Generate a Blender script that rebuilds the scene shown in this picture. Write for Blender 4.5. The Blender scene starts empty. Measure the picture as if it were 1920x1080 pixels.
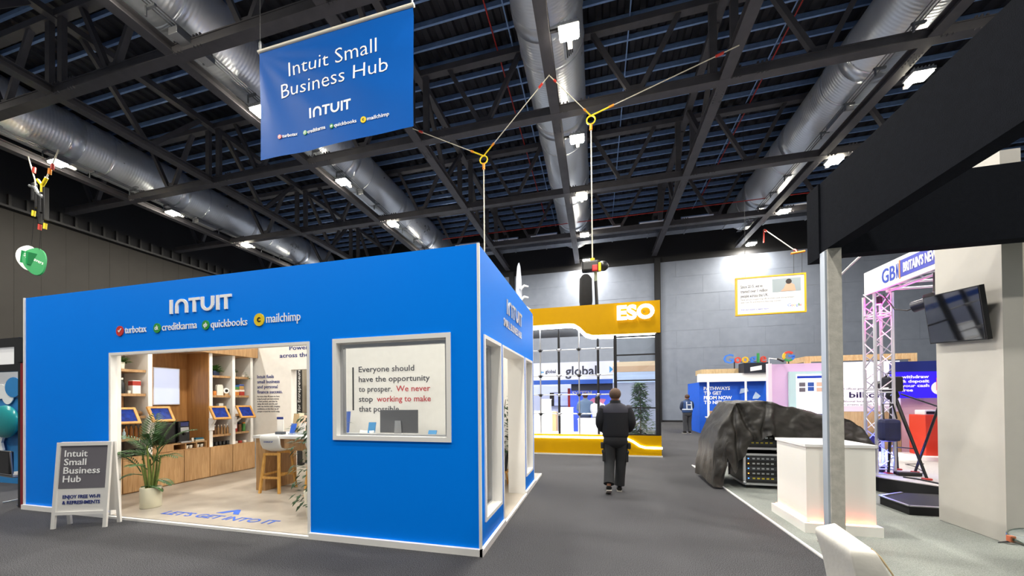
import bpy, bmesh, math, random
from mathutils import Vector, Matrix, Euler
SC = bpy.context.scene
COL = SC.collection
PI = math.pi
rnd = random.Random(7)

# ---------------------------------------------------------------- camera, world, exposure
cam_data = bpy.data.cameras.new('camera')
cam = bpy.data.objects.new('camera', cam_data); COL.objects.link(cam)
cam_data.sensor_width = 36.0
cam_data.lens = 12.235
cam_data.shift_y = 0.10577
cam_data.clip_start = 0.05; cam_data.clip_end = 200
YAW, PITCH, ROLL = 0.23950, 0.00685, -0.00930
_r = Vector((math.cos(YAW), math.sin(YAW), 0)); _f = Vector((-math.sin(YAW), math.cos(YAW), 0)); _u = Vector((0, 0, 1))
_f2 = _f*math.cos(PITCH) + _u*math.sin(PITCH); _u2 = _u*math.cos(PITCH) - _f*math.sin(PITCH)
_r3 = _r*math.cos(ROLL) + _u2*math.sin(ROLL); _u3 = _u2*math.cos(ROLL) - _r*math.sin(ROLL)
m3 = Matrix((_r3, _u3, -_f2)).transposed()
cam.matrix_world = Matrix.Translation((0, 0, 1.6)) @ m3.to_4x4()
SC.camera = cam

world = bpy.data.worlds.new('hall_fill'); SC.world = world
world.use_nodes = True
_bg = world.node_tree.nodes['Background']
_bg.inputs[0].default_value = (0.90, 0.95, 1.0, 1); _bg.inputs[1].default_value = 0.20
SC.view_settings.view_transform = 'Standard'; SC.view_settings.look = 'None'
SC.view_settings.exposure = 0.0; SC.view_settings.gamma = 1.0
SC.view_settings.use_curve_mapping = False
FLOOD_W = 330.0          # each high-bay floodlight of the hall

# ---------------------------------------------------------------- materials
def lin(c):
    return tuple((x/12.92 if x <= .04045 else ((x+.055)/1.055)**2.4) for x in c)
def hx(s):
    s = s.lstrip('#'); return lin(tuple(int(s[i:i+2], 16)/255 for i in (0, 2, 4)))
MATS = {}
def mat(name, col, rough=.5, metal=0., noise=0., nscale=8., bump=0., bscale=60., emit=0., ecol=None, alpha=1., spec=.5, coat=0., trans=0., stretch=None):
    if name in MATS: return MATS[name]
    c = hx(col) if isinstance(col, str) else col
    m = bpy.data.materials.new(name); m.use_nodes = True
    nt = m.node_tree; b = nt.nodes['Principled BSDF']
    b.inputs['Base Color'].default_value = (*c, 1); b.inputs['Roughness'].default_value = rough
    b.inputs['Metallic'].default_value = metal; b.inputs['Specular IOR Level'].default_value = spec
    b.inputs['Coat Weight'].default_value = coat; b.inputs['Transmission Weight'].default_value = trans
    b.inputs['Alpha'].default_value = alpha
    if emit:
        b.inputs['Emission Color'].default_value = (*((hx(ecol) if isinstance(ecol, str) else ecol) or c), 1)
        b.inputs['Emission Strength'].default_value = emit
    if noise or bump:
        tc = nt.nodes.new('ShaderNodeTexCoord'); mp = nt.nodes.new('ShaderNodeMapping')
        nt.links.new(tc.outputs['Object'], mp.inputs[0])
        if stretch: mp.inputs['Scale'].default_value = stretch
        if noise:
            n = nt.nodes.new('ShaderNodeTexNoise'); n.inputs['Scale'].default_value = nscale; n.inputs['Detail'].default_value = 5
            nt.links.new(mp.outputs[0], n.inputs['Vector'])
            r = nt.nodes.new('ShaderNodeMapRange'); r.inputs['From Min'].default_value = .3; r.inputs['From Max'].default_value = .7
            r.inputs['To Min'].default_value = 1-noise; r.inputs['To Max'].default_value = 1+noise
            nt.links.new(n.outputs['Fac'], r.inputs['Value'])
            mx = nt.nodes.new('ShaderNodeMix'); mx.data_type = 'RGBA'; mx.blend_type = 'MULTIPLY'; mx.inputs[0].default_value = 1
            mx.inputs[6].default_value = (*c, 1); nt.links.new(r.outputs[0], mx.inputs[7])
            nt.links.new(mx.outputs[2], b.inputs['Base Color'])
        if bump:
            n2 = nt.nodes.new('ShaderNodeTexNoise'); n2.inputs['Scale'].default_value = bscale; n2.inputs['Detail'].default_value = 3
            nt.links.new(mp.outputs[0], n2.inputs['Vector'])
            bp = nt.nodes.new('ShaderNodeBump'); bp.inputs['Strength'].default_value = bump; bp.inputs['Distance'].default_value = .02
            nt.links.new(n2.outputs['Fac'], bp.inputs['Height']); nt.links.new(bp.outputs[0], b.inputs['Normal'])
    MATS[name] = m
    return m

def carpet(name, c1, c2):
    m = bpy.data.materials.new(name); m.use_nodes = True; nt = m.node_tree; b = nt.nodes['Principled BSDF']
    b.inputs['Roughness'].default_value = .95; b.inputs['Specular IOR Level'].default_value = .1
    tc = nt.nodes.new('ShaderNodeTexCoord')
    n = nt.nodes.new('ShaderNodeTexNoise'); n.inputs['Scale'].default_value = 150; n.inputs['Detail'].default_value = 4
    n2 = nt.nodes.new('ShaderNodeTexNoise'); n2.inputs['Scale'].default_value = 1.1; n2.inputs['Detail'].default_value = 5
    for k in (n, n2): nt.links.new(tc.outputs['Object'], k.inputs['Vector'])
    r = nt.nodes.new('ShaderNodeValToRGB'); r.color_ramp.elements[0].position = .35; r.color_ramp.elements[1].position = .66
    r.color_ramp.elements[0].color = (*hx(c1), 1); r.color_ramp.elements[1].color = (*hx(c2), 1)
    nt.links.new(n.outputs['Fac'], r.inputs[0])
    mr = nt.nodes.new('ShaderNodeMapRange'); mr.inputs['To Min'].default_value = .8; mr.inputs['To Max'].default_value = 1.2
    nt.links.new(n2.outputs['Fac'], mr.inputs['Value'])
    mx = nt.nodes.new('ShaderNodeMix'); mx.data_type = 'RGBA'; mx.blend_type = 'MULTIPLY'; mx.inputs[0].default_value = 1
    nt.links.new(r.outputs[0], mx.inputs[6]); nt.links.new(mr.outputs[0], mx.inputs[7]); nt.links.new(mx.outputs[2], b.inputs['Base Color'])
    bp = nt.nodes.new('ShaderNodeBump'); bp.inputs['Strength'].default_value = .5; bp.inputs['Distance'].default_value = .006
    nt.links.new(n.outputs['Fac'], bp.inputs['Height']); nt.links.new(bp.outputs[0], b.inputs['Normal'])
    MATS[name] = m
    return m

def wood(name, c1, c2, scale=(3, 3, .5), plank=0):
    m = bpy.data.materials.new(name); m.use_nodes = True; nt = m.node_tree; b = nt.nodes['Principled BSDF']
    b.inputs['Roughness'].default_value = .45
    tc = nt.nodes.new('ShaderNodeTexCoord'); mp = nt.nodes.new('ShaderNodeMapping'); mp.inputs['Scale'].default_value = scale
    nt.links.new(tc.outputs['Object'], mp.inputs[0])
    n = nt.nodes.new('ShaderNodeTexNoise'); n.inputs['Scale'].default_value = 6; n.inputs['Detail'].default_value = 6; n.inputs['Distortion'].default_value = 1.2
    nt.links.new(mp.outputs[0], n.inputs['Vector'])
    r = nt.nodes.new('ShaderNodeValToRGB'); r.color_ramp.elements[0].position = .3; r.color_ramp.elements[1].position = .72
    r.color_ramp.elements[0].color = (*hx(c1), 1); r.color_ramp.elements[1].color = (*hx(c2), 1)
    nt.links.new(n.outputs['Fac'], r.inputs[0]); nt.links.new(r.outputs[0], b.inputs['Base Color'])
    MATS[name] = m
    return m

def glass(name, tint=(1, 1, 1), refl=.08):
    m = bpy.data.materials.new(name); m.use_nodes = True; nt = m.node_tree
    nt.nodes.remove(nt.nodes['Principled BSDF'])
    o = nt.nodes['Material Output']; t = nt.nodes.new('ShaderNodeBsdfTransparent'); t.inputs[0].default_value = (*tint, 1)
    g = nt.nodes.new('ShaderNodeBsdfGlossy'); g.inputs['Roughness'].default_value = .02
    fr = nt.nodes.new('ShaderNodeLayerWeight'); fr.inputs[0].default_value = .25
    mr = nt.nodes.new('ShaderNodeMapRange'); mr.inputs['To Min'].default_value = refl; mr.inputs['To Max'].default_value = .75
    nt.links.new(fr.outputs['Fresnel'], mr.inputs['Value'])
    mx = nt.nodes.new('ShaderNodeMixShader'); nt.links.new(mr.outputs[0], mx.inputs[0]); nt.links.new(t.outputs[0], mx.inputs[1]); nt.links.new(g.outputs[0], mx.inputs[2])
    nt.links.new(mx.outputs[0], o.inputs[0]); MATS[name] = m
    return m

# ---------------------------------------------------------------- mesh helpers
class MB:
    def __init__(s): s.v = []; s.f = []; s.sm = []
    def add(s, vs, fs, smooth=False):
        o = len(s.v); s.v += [tuple(p) for p in vs]; s.f += [tuple(i+o for i in q) for q in fs]; s.sm += [smooth]*len(fs); return s
    def box(s, x0, x1, y0, y1, z0, z1):
        return s.add([(x0,y0,z0),(x1,y0,z0),(x1,y1,z0),(x0,y1,z0),(x0,y0,z1),(x1,y0,z1),(x1,y1,z1),(x0,y1,z1)],
                     [(0,3,2,1),(4,5,6,7),(0,1,5,4),(1,2,6,5),(2,3,7,6),(3,0,4,7)])
    def rbox(s, x0, x1, y0, y1, z0, z1, r=.01):
        # box with bevelled edges
        bm = bmesh.new(); bmesh.ops.create_cube(bm, size=1)
        for v in bm.verts: v.co = Vector(((x0+x1)/2+v.co.x*(x1-x0), (y0+y1)/2+v.co.y*(y1-y0), (z0+z1)/2+v.co.z*(z1-z0)))
        bmesh.ops.bevel(bm, geom=bm.edges[:], offset=r, segments=2, affect='EDGES', profile=.6)
        bm.verts.index_update(); s.add([v.co[:] for v in bm.verts], [[v.index for v in f.verts] for f in bm.faces]); bm.free(); return s
    def obox(s, p, q, w, h, up=(0, 0, 1)):
        # bar of w x h section from p to q
        p, q = Vector(p), Vector(q); d = (q-p).normalized(); u = Vector(up)
        if abs(d.dot(u)) > .99: u = Vector((1, 0, 0))
        a = d.cross(u).normalized(); b = a.cross(d).normalized(); vs = []
        for e in (p, q):
            for i, j in ((-1,-1),(1,-1),(1,1),(-1,1)): vs.append(e + a*(i*w/2) + b*(j*h/2))
        return s.add(vs, [(0,1,2,3),(7,6,5,4),(0,4,5,1),(1,5,6,2),(2,6,7,3),(3,7,4,0)])
    def tube(s, p, q, r, n=10, r2=None, cap=True):
        p, q = Vector(p), Vector(q); d = (q-p).normalized(); u = Vector((0, 0, 1)) if abs(d.z) < .9 else Vector((1, 0, 0))
        a = d.cross(u).normalized(); b = a.cross(d).normalized(); r2 = r if r2 is None else r2; vs = []
        for e, rr in ((p, r), (q, r2)):
            for i in range(n): t = 2*PI*i/n; vs.append(e + a*(rr*math.cos(t)) + b*(rr*math.sin(t)))
        s.add(vs, [(i, (i+1) % n, n+(i+1) % n, n+i) for i in range(n)], True)
        if cap: s.add(vs, [tuple(range(n))[::-1], tuple(range(n, 2*n))])
        return s
    def path(s, pts, r, n=8):
        pts = [Vector(p) for p in pts]; rings = []; a = None
        for k, p in enumerate(pts):
            d = (pts[min(k+1, len(pts)-1)] - pts[max(k-1, 0)]).normalized()
            if a is None:
                u = Vector((0, 0, 1)) if abs(d.z) < .9 else Vector((1, 0, 0)); a = d.cross(u).normalized()
            else: a = (a - d*a.dot(d)).normalized()
            b = a.cross(d); rr = r[k] if isinstance(r, (list, tuple)) else r
            rings += [p + a*(rr*math.cos(2*PI*i/n)) + b*(rr*math.sin(2*PI*i/n)) for i in range(n)]
        fs = [(k*n+i, k*n+(i+1) % n, (k+1)*n+(i+1) % n, (k+1)*n+i) for k in range(len(pts)-1) for i in range(n)]
        s.add(rings, fs, True); s.add(rings, [tuple(range(n))[::-1], tuple(range((len(pts)-1)*n, len(pts)*n))]); return s
    def lathe(s, prof, c=(0, 0, 0), n=20, axis='z', smooth=True):
        vs = []
        for r, z in prof:
            for i in range(n):
                t = 2*PI*i/n; x, y = r*math.cos(t), r*math.sin(t)
                p = (x, y, z) if axis == 'z' else ((x, z, y) if axis == 'y' else (z, x, y))
                vs.append((p[0]+c[0], p[1]+c[1], p[2]+c[2]))
        fs = [(k*n+i, k*n+(i+1) % n, (k+1)*n+(i+1) % n, (k+1)*n+i) for k in range(len(prof)-1) for i in range(n)]
        s.add(vs, fs, smooth)
        if prof[0][0] > 1e-4: s.add(vs, [tuple(range(n))[::-1]])
        if prof[-1][0] > 1e-4: s.add(vs, [tuple(range((len(prof)-1)*n, len(prof)*n))])
        return s
    def ball(s, c, r, n=12, sq=(1, 1, 1)):
        m = n//2; prof = [(max(1e-5, math.sin(PI*k/m)), -math.cos(PI*k/m)) for k in range(m+1)]; o = len(s.v)
        s.lathe(prof, (0, 0, 0), n)
        for i in range(o, len(s.v)): p = s.v[i]; s.v[i] = (c[0]+p[0]*r*sq[0], c[1]+p[1]*r*sq[1], c[2]+p[2]*r*sq[2])
        return s
    def prism(s, poly, o, ux, uy, depth):
        # 2-D outline placed at o along ux, uy, thickened by the vector depth
        o, ux, uy, dv = Vector(o), Vector(ux), Vector(uy), Vector(depth); n = len(poly)
        vs = [o+ux*a+uy*b for a, b in poly] + [o+ux*a+uy*b+dv for a, b in poly]
        return s.add(vs, [tuple(range(n)), tuple(range(2*n-1, n-1, -1))] + [(i, n+i, n+(i+1) % n, (i+1) % n) for i in range(n)])
    def quad(s, a, b, c, d): return s.add([a, b, c, d], [(0, 1, 2, 3)])
    def leaf(s, p, d, up, L, w, bend=.15):
        # one folded leaf blade
        p, d, up = Vector(p), Vector(d).normalized(), Vector(up); a = d.cross(up)
        if a.length < 1e-3: a = d.cross(Vector((1, 0, .3)))
        a.normalize(); n = a.cross(d)
        q = p + d*L*.45 + n*.02*L; t = p + d*L - n*bend*L
        return s.add([p, q+a*w/2-n*w*.15, t, q-a*w/2-n*w*.15, q], [(0, 1, 4), (1, 2, 4), (2, 3, 4), (3, 0, 4)])
    def build(s, name, m, parent=None, bevel=0, loc=None, smooth_all=False, recalc=True):
        me = bpy.data.meshes.new(name)
        off = Vector(loc) if loc is not None else (ROOT.get(parent.name, Vector()) if parent else None)
        vs = s.v
        if parent is None and loc is None: # origin at base centre
            xs = [p[0] for p in vs]; ys = [p[1] for p in vs]; zs = [p[2] for p in vs]
            off = Vector(((min(xs)+max(xs))/2, (min(ys)+max(ys))/2, min(zs)))
        me.from_pydata([Vector(p)-off for p in vs], [], s.f)
        me.update()
        if recalc:
            bm = bmesh.new(); bm.from_mesh(me); bmesh.ops.recalc_face_normals(bm, faces=bm.faces[:]); bm.to_mesh(me); bm.free()
        me.polygons.foreach_set('use_smooth', [True]*len(s.f) if smooth_all else s.sm)
        ms = m if isinstance(m, (list, tuple)) else [m]
        for k in ms: me.materials.append(k)
        o = bpy.data.objects.new(name, me); COL.objects.link(o)
        if parent: o.parent = parent; ROOT[o.name] = off
        else: o.location = off; ROOT[o.name] = off.copy()
        if bevel:
            b = o.modifiers.new('bevel', 'BEVEL'); b.width = bevel; b.segments = 2; b.limit_method = 'ANGLE'
        return o
ROOT = {}
def tag(o, label, cat, group=None, kind=None):
    if label: o['label'] = label
    if cat: o['category'] = cat
    if group: o['group'] = group
    if kind: o['kind'] = kind
    return o
def thing(name, label, cat, loc, group=None, rot=0):
    o = bpy.data.objects.new(name, None); COL.objects.link(o); o.location = loc; o.rotation_euler.z = rot
    o.empty_display_size = .1; ROOT[o.name] = Vector(loc) if not rot else Vector(); return tag(o, label, cat, group)
def struct(o): o['kind'] = 'structure'; return o
def copy_tree(o, parent=None):
    c = o.copy(); COL.objects.link(c)
    if parent: c.parent = parent
    for ch in list(o.children): copy_tree(ch, c)
    return c
def box(name, m, parent, x0, x1, y0, y1, z0, z1, bevel=0):
    return MB().box(x0, x1, y0, y1, z0, z1).build(name, m, parent, bevel)

_fc = {}
def text_mesh(s, bold=0., ext=.0, res=2):
    cu = bpy.data.curves.new('lettering', 'FONT'); cu.body = s; cu.size = 1; cu.offset = bold; cu.extrude = ext; cu.resolution_u = res
    ob = bpy.data.objects.new('lettering', cu); me = bpy.data.meshes.new_from_object(ob)
    vs = [tuple(v.co) for v in me.vertices]; fs = [tuple(p.vertices) for p in me.polygons]
    bpy.data.objects.remove(ob); bpy.data.curves.remove(cu); bpy.data.meshes.remove(me)
    return vs, fs
_hv, _ = text_mesh('H'); CAP = max(v[1] for v in _hv) - min(v[1] for v in _hv)
def text(s, name, m, parent, p0, xd, up, cap, width=None, depth=.004, bold=0., align='l', res=2, mb=None, slant=0.):
    # lettering whose first baseline starts at p0, xd reading direction, cap = capital height
    vs, fs = text_mesh(s, bold, 1., res)
    xd, up = Vector(xd).normalized(), Vector(up).normalized(); n = xd.cross(up); p0 = Vector(p0)
    x0 = min(v[0] for v in vs); x1 = max(v[0] for v in vs); sy = cap/CAP; sx = width/(x1-x0) if width else sy
    if align == 'c': x0 = (x0+x1)/2
    if align == 'r': x0 = x1
    pts = [p0 + xd*((v[0]-x0)*sx + v[1]*sy*slant) + up*(v[1]*sy) + n*((v[2]+1)*depth/2 + .001) for v in vs]
    nw = len(s.split()); cuts = []
    if nw > 1 and cap >= .08 and not slant:      # every word of large lettering is a part of its own
        iv = sorted((min(vs[i][0] for i in f), max(vs[i][0] for i in f)) for f in fs); end = iv[0][1]; gaps = []
        for a, c in iv:
            if a > end: gaps.append((a-end, (a+end)/2))
            end = max(end, c)
        cuts = sorted(g[1] for g in sorted(gaps, reverse=True)[:nw-1])
    o = None
    for k in range(len(cuts)+1):
        lo, hi = (cuts[k-1] if k else -1e9), (cuts[k] if k < len(cuts) else 1e9)
        ff = [f for f in fs if lo < vs[f[0]][0] < hi]; ids = sorted({i for f in ff for i in f}); mp = {i: q for q, i in enumerate(ids)}
        o = MB().add([pts[i] for i in ids], [[mp[i] for i in f] for f in ff]).build(name, m, parent, recalc=False)
    return o
def lines(ls, name, m, parent, p0, xd, up, cap, pitch, width=None, **k):
    # several lines of lettering as one part; width = that of the longest line
    b = MB(); w0 = None; up = Vector(up).normalized()
    sx = None
    if width:
        ext = []
        for s in ls:
            vs, _ = text_mesh(s); ext.append(max(v[0] for v in vs)-min(v[0] for v in vs))
        sx = width/max(ext)
    for i, s in enumerate(ls):
        o = text(s, name, m, parent, Vector(p0)-up*(pitch*i), xd, up, cap, (ext[i]*sx if sx else None), **k)
    return o
XD, YD, ZD = (1, 0, 0), (0, 1, 0), (0, 0, 1)

white = mat('white_paint', '#dcdad5', .5, noise=.03)
whitegloss = mat('white_laminate', '#e6e6e6', .25)
black = mat('black_plastic', '#121214', .4)
blackmetal = mat('black_powder_coat', '#1a1a1d', .45, noise=.1)
steel = mat('bright_steel', '#b9bcc0', .3, 1.)
alu = mat('aluminium', '#c4c6ca', .38, .9)
letter_white = mat('white_vinyl', '#fdfdfd', .5)
navy = mat('navy_vinyl', '#1c2f7a', .5)
# ================================================================ the hall
dark = mat('dark_roof_steel', '#4b4a4f', .55, .15, noise=.15, nscale=3)
deck = mat('charcoal_roof_deck', '#26272e', .6, .2, noise=.15, nscale=2)
bounce_steel = mat('blue_bounce_purlin', '#7f9fd0', .4, .2, noise=.1)  # blue bounce light of the hall put into the steel colour
wallgrey = mat('grey_wall_panel', '#818998', .6, noise=.06, nscale=2.5)
wallwarm = mat('warm_grey_panel', '#353330', .65, noise=.05, nscale=2, spec=.15)
blackwall = mat('black_cladding', '#17181d', .7)
carpet_dark = carpet('dark_grey_carpet', '#202124', '#616164')
carpet_light = carpet('light_grey_carpet', '#777c78', '#a0a5a0')
ZC = 10.7; YB = 24.2; XL_ = -25.0; XR_ = 22.0
BX = [-20.49, -15.58, -10.77, -6.05, -1.20, 3.67, 8.43, 13.2]
CY = [2.45, 6.82, 11.22, 15.69, 19.98]

floor = struct(MB().box(XL_, XR_, -6, YB+.3, -.1, 0).build('floor', carpet_dark))
# ceiling: trapezoidal deck, ribs along Y
ZD_ = 13.55
b = MB(); n = 0; x = XL_-.2; zs = (ZD_, ZD_, ZD_+.09, ZD_+.09); xs = (0, .17, .22, .39); pts = []
while x < XR_:
    for dx, z in zip(xs, zs): pts.append((x+dx, z))
    x += .44
vs = [(p[0], -6, p[1]) for p in pts] + [(p[0], YB+.3, p[1]) for p in pts]; n = len(pts)
b.add(vs, [(i, i+1, n+i+1, n+i) for i in range(n-1)])
ceiling = struct(b.build('ceiling', deck))
y = 2.6
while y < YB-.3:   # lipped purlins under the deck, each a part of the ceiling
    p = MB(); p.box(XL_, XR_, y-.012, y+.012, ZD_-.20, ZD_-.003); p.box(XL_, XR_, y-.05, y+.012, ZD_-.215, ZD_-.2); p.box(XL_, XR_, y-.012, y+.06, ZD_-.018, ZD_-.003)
    p.build('purlin', bounce_steel, ceiling); y += .67
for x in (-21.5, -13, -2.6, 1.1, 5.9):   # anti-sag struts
    p = MB(); p.box(x-.02, x+.02, 2.6, YB-.5, ZD_-.24, ZD_-.218); p.build('sag_bar', bounce_steel, ceiling)

# back wall: panel courses
def panelled(name, m, plane, a0, a1, z0, z1, pw, ph, gap=.008):
    b = MB()
    if plane == 'y': b.box(a0, a1, YB+.006, YB+.25, z0, z1)
    else: b.box(XL_-.25, XL_-.006, a0, a1, z0, z1)
    z = z0; k = 0
    while z < z1-.05:
        zz = min(z+ph, z1); a = a0 - (k % 2)*pw*.37
        while a < a1:
            l, r = max(a, a0), min(a+pw, a1); dd = .004*((k*7+int(a*3)) % 3)
            if r-l > .05:
                if plane == 'y': b.box(l+gap/2, r-gap/2, YB-dd, YB+.2, z+gap/2, zz-gap/2)
                else: b.box(XL_-.2, XL_+dd, l+gap/2, r-gap/2, z+gap/2, zz-gap/2)
            a += pw
        z = zz; k += 1
    return struct(b.build(name, m))
panelled('wall_back', wallgrey, 'y', XL_, XR_, .12, 10.35, 2.5, 1.15)
struct(box('wall_back_upper', blackwall, None, XL_-.2, XR_, YB, YB+.3, 10.35, ZD_+.1))
struct(box('baseboard_back', blackwall, None, XL_, XR_, YB-.03, YB+.2, 0, .12))
panelled('wall_left', wallwarm, 'x', -2, YB, .1, 10.1, .78, 10.0)
struct(box('wall_left_upper', blackwall, None, XL_-.3, XL_, -2, YB, 10.1, ZD_+.1))
b = MB()
for i in range(52): b.box(XL_, XL_+.16, i*.5-1.5, i*.5-1.42, 10.2, 10.75)
b.box(XL_, XL_+.3, -2, YB, 10.1, 10.2)
struct(b.build('trim_left', blackmetal))
for k, (x, l) in enumerate(((3.87, 'black steel column on the back wall beside the yellow stand'), (-5.8, 'black steel column on the back wall behind the white surfboard'), (13.0, 'black steel column on the back wall at the far right'))):
    b = MB(); b.box(x-.17, x+.17, YB-.3, YB-.02, 0, .02).box(x-.17, x+.17, YB-.06, YB-.03, .02, 10.6).box(x-.17, x+.17, YB-.3, YB-.27, .02, 10.6).box(x-.02, x+.02, YB-.27, YB-.06, .02, 10.6)
    tag(b.build('steel_column', blackwall), l, 'column', 'steel columns on the back wall')

# longitudinal beams and trusses (Y direction)
nth = ['first', 'second', 'third', 'fourth', 'fifth', 'sixth', 'seventh', 'eighth']
for i, x in enumerate(BX):
    odd = i % 2 == 1
    t = thing('roof_truss' if odd else 'roof_beam', ('dark lengthwise roof truss with diagonal webs, %s roof line from the left' if odd else 'dark lengthwise roof beam running below a silver duct, %s roof line from the left') % nth[i], 'truss' if odd else 'beam', (x, 9, ZC), 'lengthwise roof trusses' if odd else 'lengthwise beams under the ducts')
    b = MB(); b.box(x-.15, x+.15, -4, YB-.3, ZC, ZC+.03).box(x-.15, x+.15, -4, YB-.3, ZC+.22, ZC+.25).box(x-.025, x+.025, -4, YB-.3, ZC+.03, ZC+.22)
    for yy in CY:
        for k in range(5):
            for s in (-.09, .09): b.tube((x+s, yy+.34+k*.09, ZC-.014), (x+s, yy+.34+k*.09, ZC), .018, 6)
    b.build('bottom_chord', dark, t)
    if odd:
        MB().box(x-.12, x+.12, -4, YB-.3, 13.0, 13.2).build('top_chord', dark, t)
        ys = [-1.92] + CY + [24.0]
        for a, c in zip(ys, ys[1:]):
            m_ = (a+c)/2
            for p, q in (((x, m_-.1, ZC+.25), (x, a+.55, 13.0)), ((x, m_+.1, ZC+.25), (x, c-.55, 13.0))):
                MB().obox(p, q, .14, .14).build('web_diagonal', dark, t)
# cross trusses (X direction)
for j, y in enumerate(CY[1:]):
    t = thing('roof_truss', 'dark cross truss spanning the hall, %s from the front' % nth[j], 'truss', (-1.2, y, ZC), 'cross roof trusses')
    b = MB(); x0, x1 = XL_+.25, XR_; e = .004
    b.box(x0, x1, y-.13, y+.13, ZC+.0-e, ZC+.03-e).box(x0, x1, y-.13, y+.13, ZC+.23, ZC+.26).box(x0, x1, y-.11, y-.09, ZC+.03-e, ZC+.23)
    for xx in BX:
        for k in range(-4, 5):
            if abs(k) > 1:
                for s in (ZC-.02, ZC+.27): b.box(xx+.6+k*.11-.02, xx+.6+k*.11+.02, y-.15, y-.1, s-.02, s+.03)
    b.build('bottom_chord', dark, t)
    MB().box(x0, x1, y-.11, y+.11, 13.02, 13.22).build('top_chord', dark, t)
    xs = [-25.3] + BX
    for i, x in enumerate(BX):
        if i % 2 == 1:
            for s in (-.28, .28): MB().box(x+s-.1, x+s+.1, y-.06, y+.06, ZC+.26, 13.02).build('web_post', dark, t)
    for a, c in zip(xs, xs[1:]):
        m_ = (a+c)/2
        for p, q in (((m_-.12, y, ZC+.25), (a+1.18, y, 13.05)), ((m_+.12, y, ZC+.25), (c-1.18, y, 13.05))):
            MB().obox(p, q, .13, .13).build('web_diagonal', dark, t)
        MB().box(m_-.28, m_+.28, y-.02, y+.02, ZC+.2, ZC+.48).build('gusset_plate', dark, t)

# spiral ducts over every second beam
def duct_mat():
    m = bpy.data.materials.new('spiral_duct_steel'); m.use_nodes = True; nt = m.node_tree; b = nt.nodes['Principled BSDF']
    b.inputs['Metallic'].default_value = .65; b.inputs['Roughness'].default_value = .3; b.inputs['Base Color'].default_value = (*hx('#dde2ea'), 1)
    tc = nt.nodes.new('ShaderNodeTexCoord'); w = nt.nodes.new('ShaderNodeTexWave'); w.wave_type = 'BANDS'; w.bands_direction = 'Y'
    w.inputs['Scale'].default_value = 3.6; w.inputs['Distortion'].default_value = .2
    nt.links.new(tc.outputs['Object'], w.inputs['Vector'])
    n = nt.nodes.new('ShaderNodeTexNoise'); n.inputs['Scale'].default_value = 1.6; nt.links.new(tc.outputs['Object'], n.inputs['Vector'])
    mr = nt.nodes.new('ShaderNodeMapRange'); mr.inputs['To Min'].default_value = .2; mr.inputs['To Max'].default_value = .45
    nt.links.new(n.outputs['Fac'], mr.inputs['Value']); nt.links.new(mr.outputs[0], b.inputs['Roughness'])
    bp = nt.nodes.new('ShaderNodeBump'); bp.inputs['Strength'].default_value = .22; bp.inputs['Distance'].default_value = .012
    nt.links.new(w.outputs['Fac'], bp.inputs['Height']); nt.links.new(bp.outputs[0], b.inputs['Normal'])
    return m
ductm = duct_mat(); bandm = mat('smooth_duct_steel', '#d0d6e0', .28, .72, noise=.05)
grillem = mat('dark_grille', '#2a2b30', .5, .4)
which = ['leftmost', 'second from the left', 'centre', 'rightmost']
ZU = 12.2
for i, x in enumerate((BX[0], BX[2], BX[4], BX[6])):
    t = thing('air_duct', 'large round silver spiral duct, %s of the four under the roof' % which[i], 'duct', (x, 10, ZU), 'round ducts under the roof')
    R0 = .95 if i < 2 else .93
    MB().lathe([(R0, 0), (R0, 22.6)], (x, .2, ZU), 40, 'y').build('duct_tube', ductm, t)
    y = 1.6
    while y < 22.5:
        MB().lathe([(R0, 0), (R0+.03, .02), (R0+.03, .36), (R0, .38)], (x, y, ZU), 40, 'y').build('joint_band', bandm, t); 
        MB().lathe([(R0, 0), (R0+.025, .012), (R0+.025, .05), (R0, .06)], (x, y+1.2, ZU), 40, 'y').build('joint_ring', bandm, t)
        # side outlet with louvres, on the right-hand lower side
        s = -1 if i in (0, 1) else 1
        g = MB(); a = math.radians(50); c = Vector((x-s*R0*.82*math.cos(a)*-1, y+.75, ZU-R0*.97*math.sin(a)))
        ux = Vector((0, 1, 0)); nn = Vector((s*math.cos(a), 0, -math.sin(a))); uy = nn.cross(ux)
        g.prism([(-.3, -.16), (.3, -.16), (.3, .16), (-.3, .16)], c, ux, uy, nn*.12)
        gg = g.build('air_outlet', bandm, t)
        g = MB()
        for k in range(4): g.prism([(-.26, -.12+k*.06), (.26, -.12+k*.06), (.26, -.09+k*.06), (-.26, -.09+k*.06)], c+nn*.12, ux, uy, nn*.01)
        g.build('louvre', grillem, gg)
        y += 3.7
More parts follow.
